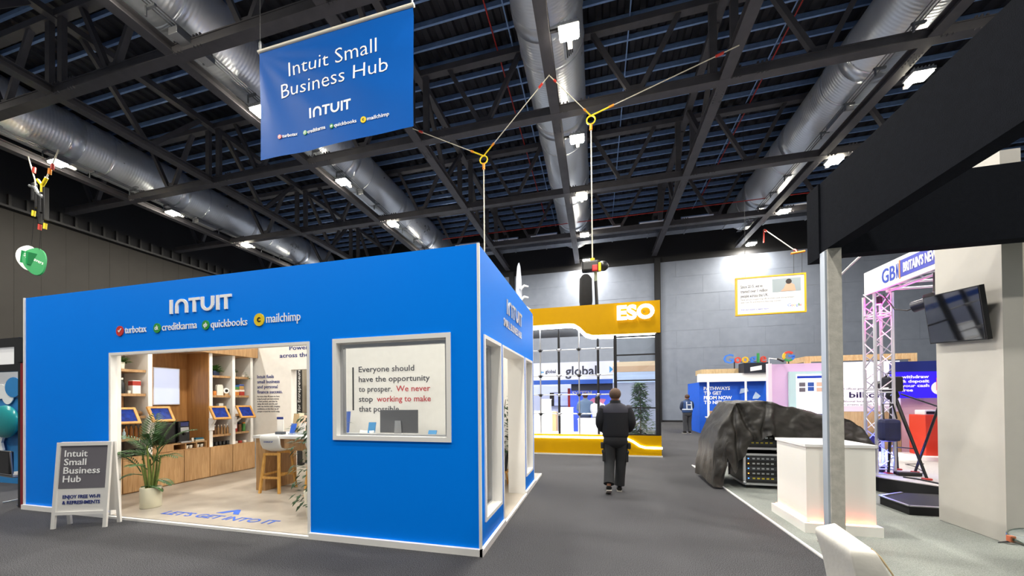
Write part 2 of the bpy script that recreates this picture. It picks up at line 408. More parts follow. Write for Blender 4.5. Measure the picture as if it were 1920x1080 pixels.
# floodlights
lens = mat('floodlight_lens', '#ffffff', .4, emit=240., ecol='#fff4dc')
def floodlight(x, y, label, group):
    t = thing('floodlight', label, 'light', (x, y, ZC), group)
    MB().rbox(x-.26, x+.26, y-.2, y+.2, ZC+.0, ZC+.09, .02).build('housing', alu, t)
    box('lens', lens, t, x-.22, x+.22, y-.165, y+.165, ZC-.05, ZC)
    MB().box(min(BX, key=lambda v: abs(v+.6-x))+.145, x, y-.03, y+.03, ZC+.1, ZC+.15).build('bracket_arm', blackmetal, t)
    b = MB()
    for k in range(6): b.box(x-.22+k*.085, x-.2+k*.085, y-.16, y+.16, ZC+.09, ZC+.16)
    b.build('heat_sink', alu, t)
    MB().box(x-.06, x+.06, y+.22, y+.46, ZC+.02, ZC+.1).build('driver_box', whitegloss, t)
    L = bpy.data.lights.new('floodlight_lamp', 'AREA'); L.shape = 'RECTANGLE'; L.size = .44; L.size_y = .33; L.energy = FLOOD_W; L.color = (1.0, .965, .90)
    lo = bpy.data.objects.new('floodlight_lamp', L); COL.objects.link(lo); lo.parent = t; lo.location = (0, 0, -.06)
    return t
rowsx = ((-19.77, 'leftmost duct'), (-10.17, 'second duct from the left'), (-.58, 'centre duct'), (9.03, 'rightmost duct'))
rowsy = ((-2.4, 'behind the photographer'), (1.3, 'above the photographer'), (5.0, 'nearest the front'), (8.70, 'second from the front'), (12.37, 'third from the front'), (16.03, 'fourth from the front'), (19.77, 'fifth from the front'), (23.5, 'farthest back'))
for x, rn in rowsx:
    for y, yn in rowsy:
        floodlight(x, y, 'lit floodlight under the %s, %s' % (rn, yn), 'hall floodlights')
# cable trays with pipes beside the ducts
traym = mat('galvanised_tray', '#83878d', .45, .7)
redpipe = mat('red_sprinkler_pipe', '#a3231c', .4)
for i, x in enumerate((BX[0], BX[2], BX[6])):
    s = .45 if i < 2 else -.5
    t = thing('cable_tray', 'thin cable tray with conduits beside the %s duct' % (which[0], 'second from left', which[3])[i], 'cable tray', (x+s, 10, ZC+.35), 'cable trays along the ducts')
    b = MB()
    for k in range(3): b.tube((x+s+k*.09, 1, ZC+.38), (x+s+k*.09, 22.5, ZC+.38), .016, 6)
    b.build('conduit', traym, t)
    y = 2.2
    while y < 22: MB().box(x+s-.06, x+s+.24, y, y+.05, ZC+.3, ZC+.36).tube((x+s-.03, y, ZC+.1), (x+s-.03, y, ZC+.34), .025, 6).build('bracket', traym, t); y += 1.25
    for y in (6.4, 13.5):
        MB().rbox(x+s-.05, x+s+.25, y, y+.9, ZC+.12, ZC+.3, .015).build('junction_box', alu, t)
for k, (x, l) in enumerate(((-13.2, 'thin red sprinkler pipe above the left part of the hall'), (-3.1, 'thin red sprinkler pipe left of the centre duct'), (6.0, 'thin red sprinkler pipe left of the rightmost duct'))):
    tag(MB().tube((x, 1, ZD_-.32), (x, 22.5, ZD_-.32), .025, 8).build('sprinkler_pipe', redpipe), l, 'pipe', 'red sprinkler pipes')
# rectangular duct, tray lights and red pipe across the back
rm = mat('grey_flat_duct', '#777c86', .5, .5, noise=.12, nscale=4)
t = thing('rectangular_duct', 'long grey rectangular duct crossing the back of the hall', 'duct', (3, 21.65, 11.05))
MB().box(-9, 17, 21.4, 21.9, 11.08, 11.55).build('duct_body', rm, t)
for x in range(-9, 18, 2): MB().box(x-.03, x+.03, 21.37, 21.93, 11.05, 11.58).build('flange', rm, t)
stripm = mat('strip_light_white', '#eaf0ff', .4, noise=.02)
for k, x in enumerate((-7.6, -5.2, -2.9, .6, 3.1, 5.2, 9.9)):
    t = thing('strip_light', 'bluish white strip batten on the farthest cross truss, %s from the left' % nth[k], 'light', (x, 19.9, ZC+.27), 'strip battens on the farthest truss')
    MB().rbox(x-.75, x+.75, 19.86, 19.98, ZC+.262, ZC+.34, .01).build('batten', stripm, t)
    MB().box(x-.78, x+.78, 19.98, 20.02, ZC+.262, ZC+.44).build('reflector', bounce_steel, t)
tag(MB().tube((-9, 19.5, ZC+.62), (17, 19.5, ZC+.62), .022, 8).build('sprinkler_pipe', redpipe), 'thin red pipe running across the farthest cross truss', 'pipe', 'red sprinkler pipes')

# rigging
rope = mat('pale_rope', '#c9c4b4', .8); yel = mat('yellow_sling', '#e4c811', .6); redsling = mat('red_shackle', '#b02a1e', .5); orange = mat('orange_sling', '#e08a1a', .6)
def bridle(name, label, ring, ends, drop):
    t = thing(name, label, 'rigging', ring, 'rope bridles below the roof')
    R = Vector(ring)
    MB().path([R+Vector((.13*math.cos(2*PI*k/12), 0, .13*math.sin(2*PI*k/12)-.13)) for k in range(13)], .022, 6).build('ring', yel, t)
    for e in ends:
        E = Vector(e); d = (E-R)
        MB().tube(R, R+d*.14, .022, 6).build('sling', yel, t)
        MB().tube(R+d*.14, R+d*.18, .032, 6).build('sling_end', orange, t)
        MB().tube(R+d*.86, R+d*.91, .035, 6).build('shackle', redsling, t)
        MB().tube(R+d*.18, E, .014, 6).build('rope', rope, t)
    if drop: 
        MB().tube(R-Vector((0, 0, .26)), R-Vector((0, 0, .45)), .045, 8).build('hook', orange, t)
        MB().tube(R-Vector((0, 0, .45)), (ring[0], ring[1], drop), .02, 8).build('drop_cable', rope, t)
    return t
bridle('rope_bridle', 'yellow and red rope bridle holding the hoist above the yellow stand', (-.09, 10.9, 10.25), ((-1.2, 9.73, 10.68), (3.67, 10.09, 10.68)), 5.85)
bridle('rope_bridle', 'yellow and red rope bridle above the corner of the blue pavilion', (-3.55, 10.9, 9.62), ((-1.2, 9.7, 10.68), (-5.9, 10.5, 10.68)), 3.4)
b = MB(); t = thing('chain_hoist', 'black chain hoist hanging over the yellow stand', 'hoist', (-.09, 10.9, 4.3))
MB().rbox(-.42, .12, 10.78, 11.02, 5.45, 5.78, .06).build('motor_body', black, t)
MB().ball((.22, 10.9, 5.6), .17, 12, (1, .8, .9)).build('motor_end', black, t)
MB().rbox(-.1, .06, 10.7, 10.8, 5.42, 5.6, .02).build('red_cover', mat('red_plastic', '#c4201c', .4), t)
MB().rbox(.08, .16, 10.7, 10.82, 5.4, 5.66, .02).build('yellow_tag', yel, t)
MB().tube((-.09, 10.9, 5.78), (-.09, 10.9, 5.86), .07, 8).build('top_hook', yel, t)
MB().lathe([(.17, 0), (.2, .2), (.19, .9), (.1, 1.02)], (-.3, 10.9, 4.36), 14).build('chain_bag', mat('black_canvas', '#151518', .9, noise=.2), t)
MB().tube((0, 10.9, 5.45), (0, 10.9, 5.15), .05, 8).build('hook_block', mat('pale_green_metal', '#9aa58a', .5), t)
MB().tube((0, 10.9, 5.16), (.03, 10.9, 4.3), .05, 8).build('black_sling', black, t)
# green hanging sign with its rigging by the left wall
gx, gy = -24.2, 10.0
t = thing('hanging_rig', 'cluster of black hoists and coloured slings below the leftmost row of lights', 'rigging', (-19.3, 8.2, 9.2))
for p, q in (((-19.9, 8.2, 9.75), (-20.3, 8.2, 10.7)), ((-19.3, 8.2, 9.7), (-18.6, 8.2, 10.65)), ((-19.9, 8.2, 9.75), (-19.9, 8.2, 9.0))): MB().tube(p, q, .02, 6).build('rope', rope, t)
for x, z, m_ in ((-19.98, 10.15, redsling), (-18.95, 10.1, redsling), (-19.1, 9.95, orange), (-20.0, 8.55, yel), (-19.65, 8.0, redsling), (-19.35, 8.0, yel)): MB().tube((x, 8.2, z-.1), (x+.03, 8.2, z+.1), .05, 6).build('shackle', m_, t)
MB().path([(-19.75, 8.2, 9.75), (-19.5, 8.2, 9.5), (-19.25, 8.2, 9.75)], .05, 6).build('sling', yel, t)
MB().tube((-19.5, 8.2, 9.5), (-19.5, 8.2, 9.25), .05, 6).build('sling', yel, t)
for x, z0, z1 in ((-19.95, 9.0, 9.65), (-19.75, 8.7, 9.3), (-19.5, 8.5, 9.25), (-19.3, 8.2, 9.4), (-19.6, 8.1, 8.8)):
    MB().rbox(x-.06, x+.06, 8.14, 8.26, z0, z1, .02).build('hoist_body', blackmetal if z0 > 8.4 else black, t)
MB().path([(-20.2, 8.2, 9.6), (-19.8, 8.15, 9.45), (-19.6, 8.15, 9.2), (-19.3, 8.15, 9.0)], .05, 6).build('grey_strap', alu, t)
green = mat('green_panel', '#0f8a4a', .5); greend = mat('green_lettering_white', '#f0f4f0', .5)
t = thing('hanging_sign', 'green shield shaped double sign hanging by the left wall', 'sign', (-20.45, 8.4, 6.4))
# two rounded plates joined by a green box
def blob(cx, cz, rx, rz, n=28, notch=.15):
    out = []
    for k in range(n):
        a = 2*PI*k/n; r = 1 - notch*math.cos(3*a+.6)*.5
        out.append((cx+rx*r*math.cos(a), cz+rz*r*math.sin(a)))
    return out
sv = Vector((.80, .60, 0))
MB().prism(blob(0, 0, .26, .46), (-20.9, 8.4, 7.12), sv, ZD, Vector((-.05, .06, 0))).build('back_plate', mat('white_board', '#e8e8e4', .5), t)
MB().prism(blob(0, 0, .30, .50), (-20.3, 8.35, 6.9), sv, ZD, Vector((-.05, .06, 0))).build('front_plate', green, t)
MB().obox((-20.85, 8.45, 7.1), (-20.3, 8.4, 6.95), .4, .45).build('link_box', green, t)
lines(['Specsavers'], 'lettering', greend, t, Vector((-20.31, 8.34, 7.05))-sv*.26, sv-Vector((0, 0, .55)), (.2, .15, 1), .12, .2, width=.56)
MB().tube((-20.7, 8.45, 7.6), (-19.9, 8.2, 9.0), .006, 5).build('suspension_wire', blackmetal, t); MB().tube((-20.1, 8.38, 7.3), (-19.5, 8.2, 8.6), .006, 5).build('suspension_wire', blackmetal, t)
# ================================================================ blue pavilion
blue = mat('blue_printed_panel', (0.0, .24, 1.0), .45, spec=.06)
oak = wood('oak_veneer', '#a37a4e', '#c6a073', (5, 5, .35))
oak_shaded = wood('oak_veneer_shadowed', '#9a6a3a', '#b98750', (6, 6, .3))  # darker copy of the oak, niche shade put into its colour
trimw = mat('white_trim', '#f6f4f0', .45)
innerw = mat('white_inner_wall', '#efece6', .6, noise=.03)
vinyl = mat('pale_vinyl_floor', '#a79f94', .35, noise=.12, nscale=3)
glassm = glass('clear_glass', (.95, .97, .98), .10)
PX0, PX1, PYF, PYB, PH = -8.45, -1.17, 3.385, 6.65, 3.2
P = thing('exhibition_pavilion', 'bright blue exhibition pavilion with white lettering, doorway and windows', 'pavilion', (-4.8, 5, 0))
OX0, OX1, OZ = -6.60, -3.25, 2.29          # front doorway
WX0, WX1, WZ0, WZ1 = -2.93, -1.48, 1.15, 2.30   # front window
b = MB(); y0, y1 = PYF, PYF+.02
def front(b, y0, y1, x0, x1, g=0):
    b.box(x0, OX0-g, y0, y1, .04, PH).box(OX0-g, OX1+g, y0, y1, OZ+g, PH).box(OX1+g, WX0-g, y0, y1, .04, PH)
    b.box(WX0-g, WX1+g, y0, y1, .04, WZ0-g).box(WX0-g, WX1+g, y0, y1, WZ1+g, PH).box(WX1+g, x1, y0, y1, .04, PH)
front(b, PYF, PYF+.02, PX0, PX1); b.build('front_panel', blue, P)
b = MB(); front(b, PYF+.02, PYF+.12, PX0+.02, PX1-.02, .003); b.build('front_wall', innerw, P)
# side wall facing the aisle
W1 = (3.53, 4.20, .28, 2.29); D = (4.28, 5.63, .04, 2.29); W2 = (5.72, 6.36, .28, 2.29)
b = MB()
def side(b, x0, x1, ya, yb, g=0):
    b.box(x0, x1, ya, W1[0]-g, .04, PH).box(x0, x1, W1[0]-g, W1[1]+g, .04, W1[2]-g).box(x0, x1, W1[0]-g, W1[1]+g, W1[3]+g, PH).box(x0, x1, W1[1]+g, D[0]-g, .04, PH)
    b.box(x0, x1, D[0]-g, D[1]+g, D[3]+g, PH).box(x0, x1, D[1]+g, W2[0]-g, .04, PH).box(x0, x1, W2[0]-g, W2[1]+g, .04, W2[2]-g).box(x0, x1, W2[0]-g, W2[1]+g, W2[3]+g, PH).box(x0, x1, W2[1]+g, yb, .04, PH)
side(b, PX1-.02, PX1, PYF+.02, 6.5); b.build('side_panel', blue, P)
b = MB(); side(b, PX1-.27, PX1-.02, PYF+.12, 6.48, .003); b.build('side_wall', innerw, P)
# left and rear walls (rear has a doorway)
b = MB(); b.box(PX0, PX0+.02, PYF+.02, PYB, .04, PH); b.build('left_panel', blue, P)
box('left_wall', innerw, P, PX0+.02, PX0+.06, PYF+.12, 6.5, .04, PH)
b = MB(); b.box(PX0+.02, -6.76, 6.5, PYB, .04, PH).box(-6.76, -5.8, 6.5, PYB, 2.31, PH).box(-5.8, PX1-.02, 6.5, PYB, .04, PH); b.build('rear_wall', innerw, P)
box('raised_floor', vinyl, P, PX0, PX1, PYF+.0, 7.2, 0, .04)
# trims
b = MB(); b.box(PX0-.01, OX0, PYF-.035, PYF, 0, .07).box(OX1, PX1+.03, PYF-.035, PYF, 0, .07).box(PX1, PX1+.035, PYF-.035, D[0], 0, .07).box(PX1, PX1+.035, D[1], 6.5, 0, .07).box(PX1, PX1+.035, D[0], D[1], 0, .035).box(OX0, OX1, PYF-.035, PYF, 0, .03).box(PX1, PX1+.035, 6.5, 7.2, 0, .04)
b.build('base_trim', trimw, P)
box('corner_trim', trimw, P, PX1-.012, PX1+.014, PYF-.014, PYF+.012, .07, PH); box('corner_trim', trimw, P, PX0-.014, PX0+.02, PYF-.014, PYF, .07, PH)
def frame_y(name, x0, x1, z0, z1, ya, yb, w, m, par, bottom=True):
    b = MB(); b.box(x0-w, x0, ya, yb, z0-(w if bottom else 0), z1+w).box(x1, x1+w, ya, yb, z0-(w if bottom else 0), z1+w).box(x0, x1, ya, yb, z1, z1+w)
    if bottom: b.box(x0, x1, ya, yb, z0-w, z0)
    return b.build(name, m, par)
def frame_x(name, y0, y1, z0, z1, xa, xb, w, m, par, bottom=True):
    b = MB(); b.box(xa, xb, y0-w, y0, z0-(w if bottom else 0), z1+w).box(xa, xb, y1, y1+w, z0-(w if bottom else 0), z1+w).box(xa, xb, y0, y1, z1, z1+w)
    if bottom: b.box(xa, xb, y0, y1, z0-w, z0)
    return b.build(name, m, par)
frame_y('door_frame', OX0+.035, OX1-.035, .04, OZ-.035, PYF-.012, PYF+.06, .035, trimw, P, False)
f = frame_y('window_frame', WX0+.05, WX1-.05, WZ0+.05, WZ1-.05, PYF-.015, PYF+.125, .05, trimw, P)
frame_y('inner_rebate', WX0+.09, WX1-.09, WZ0+.07, WZ1-.10, PYF+.05, PYF+.10, .04, alu, f)
box('glass_pane', glassm, f, WX0+.06, WX1-.06, PYF+.07, PYF+.076, WZ0+.06, WZ1-.06)
for w in (W1, W2):
    f = frame_x('window_frame', w[0]+.04, w[1]-.04, w[2]+.05, w[3]-.04, PX1-.26, PX1+.015, .04, trimw, P)
    frame_x('inner_rebate', w[0]+.075, w[1]-.075, w[2]+.07, w[3]-.075, PX1-.16, PX1-.11, .035, alu, f)
    box('glass_pane', glassm, f, PX1-.138, PX1-.132, w[0]+.045, w[1]-.045, w[2]+.055, w[3]-.045)
frame_x('door_frame', D[0]+.03, D[1]-.03, .04, D[3]-.03, PX1-.27, PX1+.012, .03, trimw, P, False)
# lettering: the wide wordmark built from strokes
def wordmark(name, m, par, o, xd, up, h, w, depth=.014):
    o, xd, up = Vector(o), Vector(xd).normalized(), Vector(up).normalized(); n = xd.cross(up); b = MB(); s = w/4.42; t = .2*s
    def R(x0, x1, z0, z1): b.prism([(x0*s, z0*h), (x1*s, z0*h), (x1*s, z1*h), (x0*s, z1*h)], o, xd, up, n*depth)
    def arch(x0, flip):
        # n-shape (flip False) or u-shape
        k = 10; W = .92; out = []; inn = []
        for i in range(k+1):
            a = PI - PI*i/k; out.append((x0+W/2+W/2*math.cos(a), .5+.5*math.sin(a))); inn.append((x0+W/2+(W/2-.2)*math.cos(a), .5+(.5-.19)*math.sin(a)))
        pts = [(x0, 0)] + out + [(x0+W, 0), (x0+W-.2, 0)] + inn[::-1] + [(x0+.2, 0)]
        if flip: pts = [(x, 1-z) for x, z in pts][::-1]
        # triangulate as strips
        for i in range(k):
            q = [out[i], out[i+1], inn[i+1], inn[i]]
            if flip: q = [(x, 1-z) for x, z in q]
            b.prism([(x*s, z*h) for x, z in q], o, xd, up, n*depth)
        z0, z1 = (0, .5) if not flip else (.5, 1)
        R(x0, x0+.2, z0, z1); R(x0+W-.2, x0+W, z0, z1)
    R(0, .2, 0, 1); arch(.42, False); R(1.42, 2.2, .81, 1); R(1.71, 1.91, 0, .81); arch(2.30, True); R(3.38, 3.58, 0, 1); R(3.66, 4.42, .81, 1); R(3.94, 4.14, 0, .81)
    return b.build(name, m, par)
wordmark('wordmark', letter_white, P, (-5.45, PYF, 2.755), XD, ZD, .185, 1.04)
badge_red = mat('red_badge', '#d5342b', .4); badge_green = mat('green_badge', '#2f9e3f', .4); badge_yel = mat('yellow_badge', '#f5d31c', .4)
def brandrow(par, pos, xd, up, hs, ws, words):
    # four round badges, each with its small word beside it
    xd, up = Vector(xd).normalized(), Vector(up).normalized(); n = xd.cross(up)
    for (o, d), w, (s, m, glyph), h in zip(pos, ws, words, hs):
        o = Vector(o); c = o + xd*(d/2) + up*(h*.42); b = MB()
        b.prism([(d/2*math.cos(2*PI*k/20), d/2*math.sin(2*PI*k/20)) for k in range(20)], c, xd, up, n*.01)
        g = b.build('logo_badge', m, par)
        if glyph == 'v':
            q = MB(); q.prism([(-.22*d, .02*d), (-.14*d, .1*d), (-.05*d, 0), (.2*d, .27*d), (.28*d, .19*d), (-.05*d, -.16*d)][::1], c+n*.0105, xd, up, n*.002); q.build('badge_mark', letter_white, g)
        elif glyph: text(glyph, 'badge_mark', letter_white, g, c+n*.0105-up*(d*.17), xd, up, d*.42, d*.55, .002, .03, 'c')
        else:
            q = MB(); q.prism([(d*(.02+.2*math.cos(a)), d*.2*math.sin(a)) for a in [k*PI/5+.7 for k in range(9)]] + [(d*(.05+.1*math.cos(a)), d*.1*math.sin(a)) for a in [k*PI/5+.7 for k in range(8, -1, -1)]], c+n*.0105, xd, up, n*.002); q.build('badge_mark', black, g)
        text(s, 'brand_lettering', letter_white, par, o+xd*(d*1.18), xd, up, h, w, .006, .003)
WORDS = [('turbotax', badge_red, 'v'), ('creditkarma', badge_green, 'ck'), ('quickbooks', badge_green, 'qb'), ('mailchimp', badge_yel, None)]
brandrow(P, [((-6.46, PYF, 2.545), .14), ((-5.75, PYF, 2.545), .13), ((-4.895, PYF, 2.535), .12), ((-4.06, PYF, 2.545), .155)], XD, ZD, (.095, .095, .095, .105), (.41, .61, .585, .50), WORDS)
wordmark('wordmark', mat('silver_letters', '#c9ccd4', .35, .6), P, (PX1, 4.52, 2.74), YD, ZD, .2, .95)
text('SMALL BUSINESS HUB', 'lettering', MATS['silver_letters'], P, (PX1, 4.36, 2.555), YD, ZD, .1, 1.1, .006, .02)
floorblue = mat('blue_floor_vinyl', '#2a5fc4', .4)
text("LET'S GET INTO IT", 'floor_lettering', floorblue, P, (-5.93, 3.56, .0405), XD, YD, .12, 1.93, .002, .015)
b = MB(); b.prism([(-.2, 0), (-.08, 0), (.0, .09), (.1, .0), (.2, 0), (.03, .17), (-.03, .17)], (-5.0, 3.76, .041), XD, YD, (0, 0, .002)); b.build('floor_arrow', floorblue, P)
# wall graphics inside
IY = 6.5
lines(['Intuit fuels', 'small business', 'and personal', 'finance success.'], 'wall_lettering', navy, P, (-7.72, IY, 2.13), XD, ZD, .075, .118, .72, bold=.01)
greyv = mat('grey_vinyl', '#6c6c72', .6)
lines(['For more than 40 years we have', 'helped people put more money', 'in their pockets, save time by', 'taking the work out of it, and', 'make any decision with complete', 'confidence, so that they can all', 'prosper around the world today.'], 'wall_lettering', greyv, P, (-7.72, IY, 1.69), XD, ZD, .036, .058, .65)
lines(['Powering prosperity'], 'wall_lettering', navy, P, (-6.80, IY, 2.755), XD, ZD, .095, .1, 1.65, bold=.01)
lines(['across the world'], 'wall_lettering', navy, P, (-7.07, IY, 2.59), XD, ZD, .095, .1, 1.3, bold=.01)
text('You can trust us to work with care', 'wall_lettering', navy, P, (-5.42, IY, 2.80), XD, ZD, .085, 2.1, .004, .01)
box('quote_bar', black, P, -5.14, -5.105, IY-.004, IY, 1.38, 2.31)
dtext = mat('charcoal_vinyl', '#3b3b45', .6); rtext = mat('red_vinyl', '#c2303a', .5)
q0 = Vector((-4.98, IY, 2.20)); pt = .212
for i, segs in enumerate(([('Everyone should', dtext, 1.32)], [('have the opportunity', dtext, 1.67)], [('to prosper.', dtext, .80), ('We never', rtext, .78)], [('stop', dtext, .34), ('working to make', rtext, 1.25)], [('that possible.', dtext, 1.0)])):
    x = 0
    for s, m, w in segs: text(s, 'quote_lettering', m, P, q0+Vector((x, 0, -pt*i)), XD, ZD, .118, w, .004, .006); x += w+.1
box('header_beam', oak, P, -8.36, -7.68, 3.9, 6.48, 2.60, 2.86)
# things behind the rear doorway
curt = mat('beige_curtain', '#a59c8c', .9, noise=.1, stretch=(8, 8, .3))
b = MB(); n = 60; vs = []
for i in range(n+1):
    x = -7.6+2.6*i/n; vs += [(x, 7.5+.05*math.sin(i*1.3), .0), (x, 7.5+.05*math.sin(i*1.3), 2.6)]
b.add(vs+[(p[0], p[1]+.01, p[2]) for p in vs], [(2*i, 2*i+2, 2*i+3, 2*i+1) for i in range(n)], True)
tag(b.build('curtain', curt), 'pleated beige curtain behind the rear doorway of the blue pavilion', 'curtain')
t = thing('roll_up_banner', 'narrow black banner with white vertical writing behind the rear doorway', 'banner', (-7.03, 7.0, 0))
MB().box(-7.12, -6.94, 6.95, 7.05, 0, .08).build('base', black, t)
MB().box(-7.105, -6.95, 6.995, 7.0, .08, 2.42).build('sheet', black, t)
text('Delivering for Entrepreneurs', 'lettering', letter_white, t, (-7.0, 6.993, .75), (0, 0, 1), (-1, 0, 0), .075, 1.6, .004)

# ---- long oak cabinet and shelving along the left inner wall
CX0, CX1, CZ = -8.36, -7.75, .66
ys = [3.72, 4.13, 4.55, 5.03, 5.49, 5.95, 6.46]
cabl = ['nearest the front doorway', 'left of the potted palm', 'behind the potted palm', 'below the coffee machine', 'below the cups', 'below the middle shelves', 'at the rear wall']
for i in range(6):
    t = thing('base_cabinet', 'low oak base cabinet unit %s' % cabl[i+(1 if i == 5 else 0)], 'cabinet', (-8.05, (ys[i]+ys[i+1])/2, .04), 'oak base cabinets')
    box('carcass', oak, t, CX0, CX1-.03, ys[i]+.002, ys[i+1]-.002, .04, CZ)
    box('door', oak, t, CX1-.03, CX1, ys[i]+.006, ys[i+1]-.006, .06, CZ)
shelfgrey = mat('warm_grey_back_panel', '#9d968d', .7, noise=.05)
bays = {'A': (3.9, 4.475), 'B': (5.56, 5.95), 'C': (6.01, 6.36)}
SZ = {'A': (.98, 1.36, 1.75, 2.17), 'B': (.90, 1.32, 1.73, 2.15), 'C': (.92, 1.32, 1.73, 2.15)}
t = thing('shelving_unit', 'white shelving unit with oak shelves and oak niche above the base cabinets', 'shelving', (-8.1, 5.1, CZ))
b = MB()
for y in (3.86, 4.48, 5.49, 5.955, 6.365): b.box(-8.36, -7.76, y, y+.06, CZ, 2.6)
b.build('upright', trimw, t)
for k in bays:
    a, c = bays[k]; box('back_panel', shelfgrey, t, -8.385, -8.362, a, c, CZ, 2.6)
    for z in SZ[k]: box('shelf', oak, t, -8.36, -7.80, a+.005 if k != 'A' else a+.025, c-.004, z-.045, z)
box('niche_back', oak_shaded, t, -8.385, -8.362, 4.54, 5.49, CZ, 2.6)
b = MB(); b.box(-8.36, -7.77, 4.54, 4.555, CZ, 2.6).box(-8.36, -7.77, 5.475, 5.49, CZ, 2.6); b.build('niche_side', oak_shaded, t)
scr = thing('wall_screen', 'bright white screen on the oak niche wall above the coffee machine', 'screen', (-8.33, 5.1, 1.56))
MB().rbox(-8.36, -8.325, 4.88, 5.33, 1.54, 2.28, .01).build('bezel', whitegloss, scr)
box('display', mat('white_display', '#98a2c4', .3, emit=.75, ecol='#e4eaff'), scr, -8.325, -8.322, 4.90, 5.31, 1.56, 2.26)
# riser with cubby holes
t = thing('riser_box', 'low oak riser with cubby holes holding white cups', 'riser', (-8.0, 5.0, CZ))
b = MB(); zt = .80; b.box(-8.34, -7.80, 4.56, 5.47, zt-.02, zt).box(-8.34, -7.80, 4.56, 5.47, CZ, CZ+.015).box(-8.34, -8.32, 4.56, 5.47, CZ+.015, zt-.02)
for y in (4.56, 4.87, 5.08, 5.27, 5.45): b.box(-8.32, -7.80, y, y+.018, CZ+.015, zt-.02)
b.build('body', oak, t); box('flap', oak, t, -7.80, -7.785, 4.565, 4.87, CZ+.01, zt-.005)
cupm = mat('white_china', '#eee8da', .3)
for i, (y, l) in enumerate(((5.14, 'left cup in the middle cubby'), (5.21, 'right cup in the middle cubby'), (5.33, 'left cup in the right-hand cubby'), (5.405, 'right cup in the right-hand cubby'))):
    tag(MB().lathe([(.022, 0), (.028, .04), (.031, .065), (.028, .065), (.024, .01), (.0001, .008)], (-7.86, y, CZ+.016), 14).build('cup', cupm), 'small white %s of the oak riser' % l, 'cup', 'cups in the riser')
# coffee machine
t = thing('coffee_machine', 'black coffee machine with a silver front panel on the oak riser', 'coffee machine', (-8.05, 4.9, zt))
MB().rbox(-8.3, -7.9, 4.72, 5.0, zt, 1.2, .03).build('body', black, t)
MB().rbox(-8.25, -7.86, 5.0, 5.2, zt, 1.22, .02).build('tower', mat('black_gloss', '#0d0e12', .15), t)
MB().rbox(-7.87, -7.84, 5.03, 5.17, 1.0, 1.1, .008).build('front_panel', alu, t)
box('touch_display', mat('dark_blue_display', '#1b2250', .2, emit=.4), t, -7.862, -7.856, 5.04, 5.17, 1.12, 1.2)
MB().rbox(-7.9, -7.78, 5.0, 5.18, zt, zt+.03, .008).build('drip_tray', alu, t)
MB().tube((-7.84, 5.1, 1.0), (-7.84, 5.1, .95), .02, 8).build('spout', black, t)
MB().lathe([(.1, 0), (.11, .1), (.1, .28), (.03, .3)], (-8.1, 4.86, 1.2), 14).build('bean_hopper', mat('smoked_plastic', '#22252c', .1), t)
tag(MB().rbox(-8.0, -7.84, 5.29, 5.45, zt, zt+.035, .006).build('book', mat('cream_paper', '#d9cfb2', .7)), 'cream box lying on the oak riser under a blue book', 'book', 'books on the riser')
tag(MB().rbox(-7.99, -7.85, 5.30, 5.44, zt+.036, zt+.065, .005).build('book', mat('teal_cover', '#2a6f8c', .5)), 'blue book lying on top of a cream box on the oak riser', 'book', 'books on the riser')
tag(MB().lathe([(.018, 0), (.02, .07), (.012, .08)], (-7.86, 5.245, zt), 10).build('jar', cupm), 'tiny white jar beside the coffee machine', 'jar')
# tablets in wooden frames on white arms
amber = wood('honey_wood', '#c8893c', '#e3b061', (4, 4, 4)); tabscr = mat('tablet_display', '#0c2a78', .15, noise=.7, nscale=16, emit=.16, ecol='#1040c0', spec=.3)
def tablet(yc, zc, label, arm_y):
    t = thing('tablet_stand', label, 'tablet', (-7.74, arm_y, zc-.3), 'tablets in wooden frames')
    n = Vector((.86, 0, .5)).normalized(); u = Vector((-.5, 0, .86)).normalized(); a = Vector((.0, 1, -.02)).normalized(); c = Vector((-7.5, yc, zc))
    def slab(hw0, hh0, d0, d1): return [(-hw0, -hh0), (hw0, -hh0), (hw0, hh0), (-hw0, hh0)]
    b = MB(); w, h, k = .165, .15, .036
    for q in ([(-w, -h), (w, -h), (w, -h+k), (-w, -h+k)], [(-w, h-k), (w, h-k), (w, h), (-w, h)], [(-w, -h+k), (-w+k, -h+k), (-w+k, h-k), (-w, h-k)], [(w-k, -h+k), (w, -h+k), (w, h-k), (w-k, h-k)]): b.prism(q, c, a, u, n*.035)
    b.build('wood_frame', amber, t)
    MB().prism([(-w+k, -h+k), (w-k, -h+k), (w-k, h-k), (-w+k, h-k)], c, a, u, n*.02).build('display', tabscr, t)
    MB().path([c, c-n*.1-Vector((0, 0, .05)), Vector((-7.68, arm_y, zc-.2)), Vector((-7.75, arm_y, zc-.26))], .018, 8).build('arm', trimw, t)
    MB().rbox(-7.762, -7.735, arm_y-.05, arm_y+.05, zc-.36, zc-.1, .01).build('bracket', trimw, t)
tablet(4.02, 1.37, 'wood-framed tablet half hidden by the palm, nearest the front doorway', 3.9)
tablet(4.505, 1.375, 'wood-framed tablet mounted in front of the coffee machine', 4.51)
tablet(5.49, 1.36, 'wood-framed tablet on the upright between niche and middle shelves', 5.52)
tablet(6.03, 1.36, 'wood-framed tablet on the upright nearest the rear wall', 5.985)
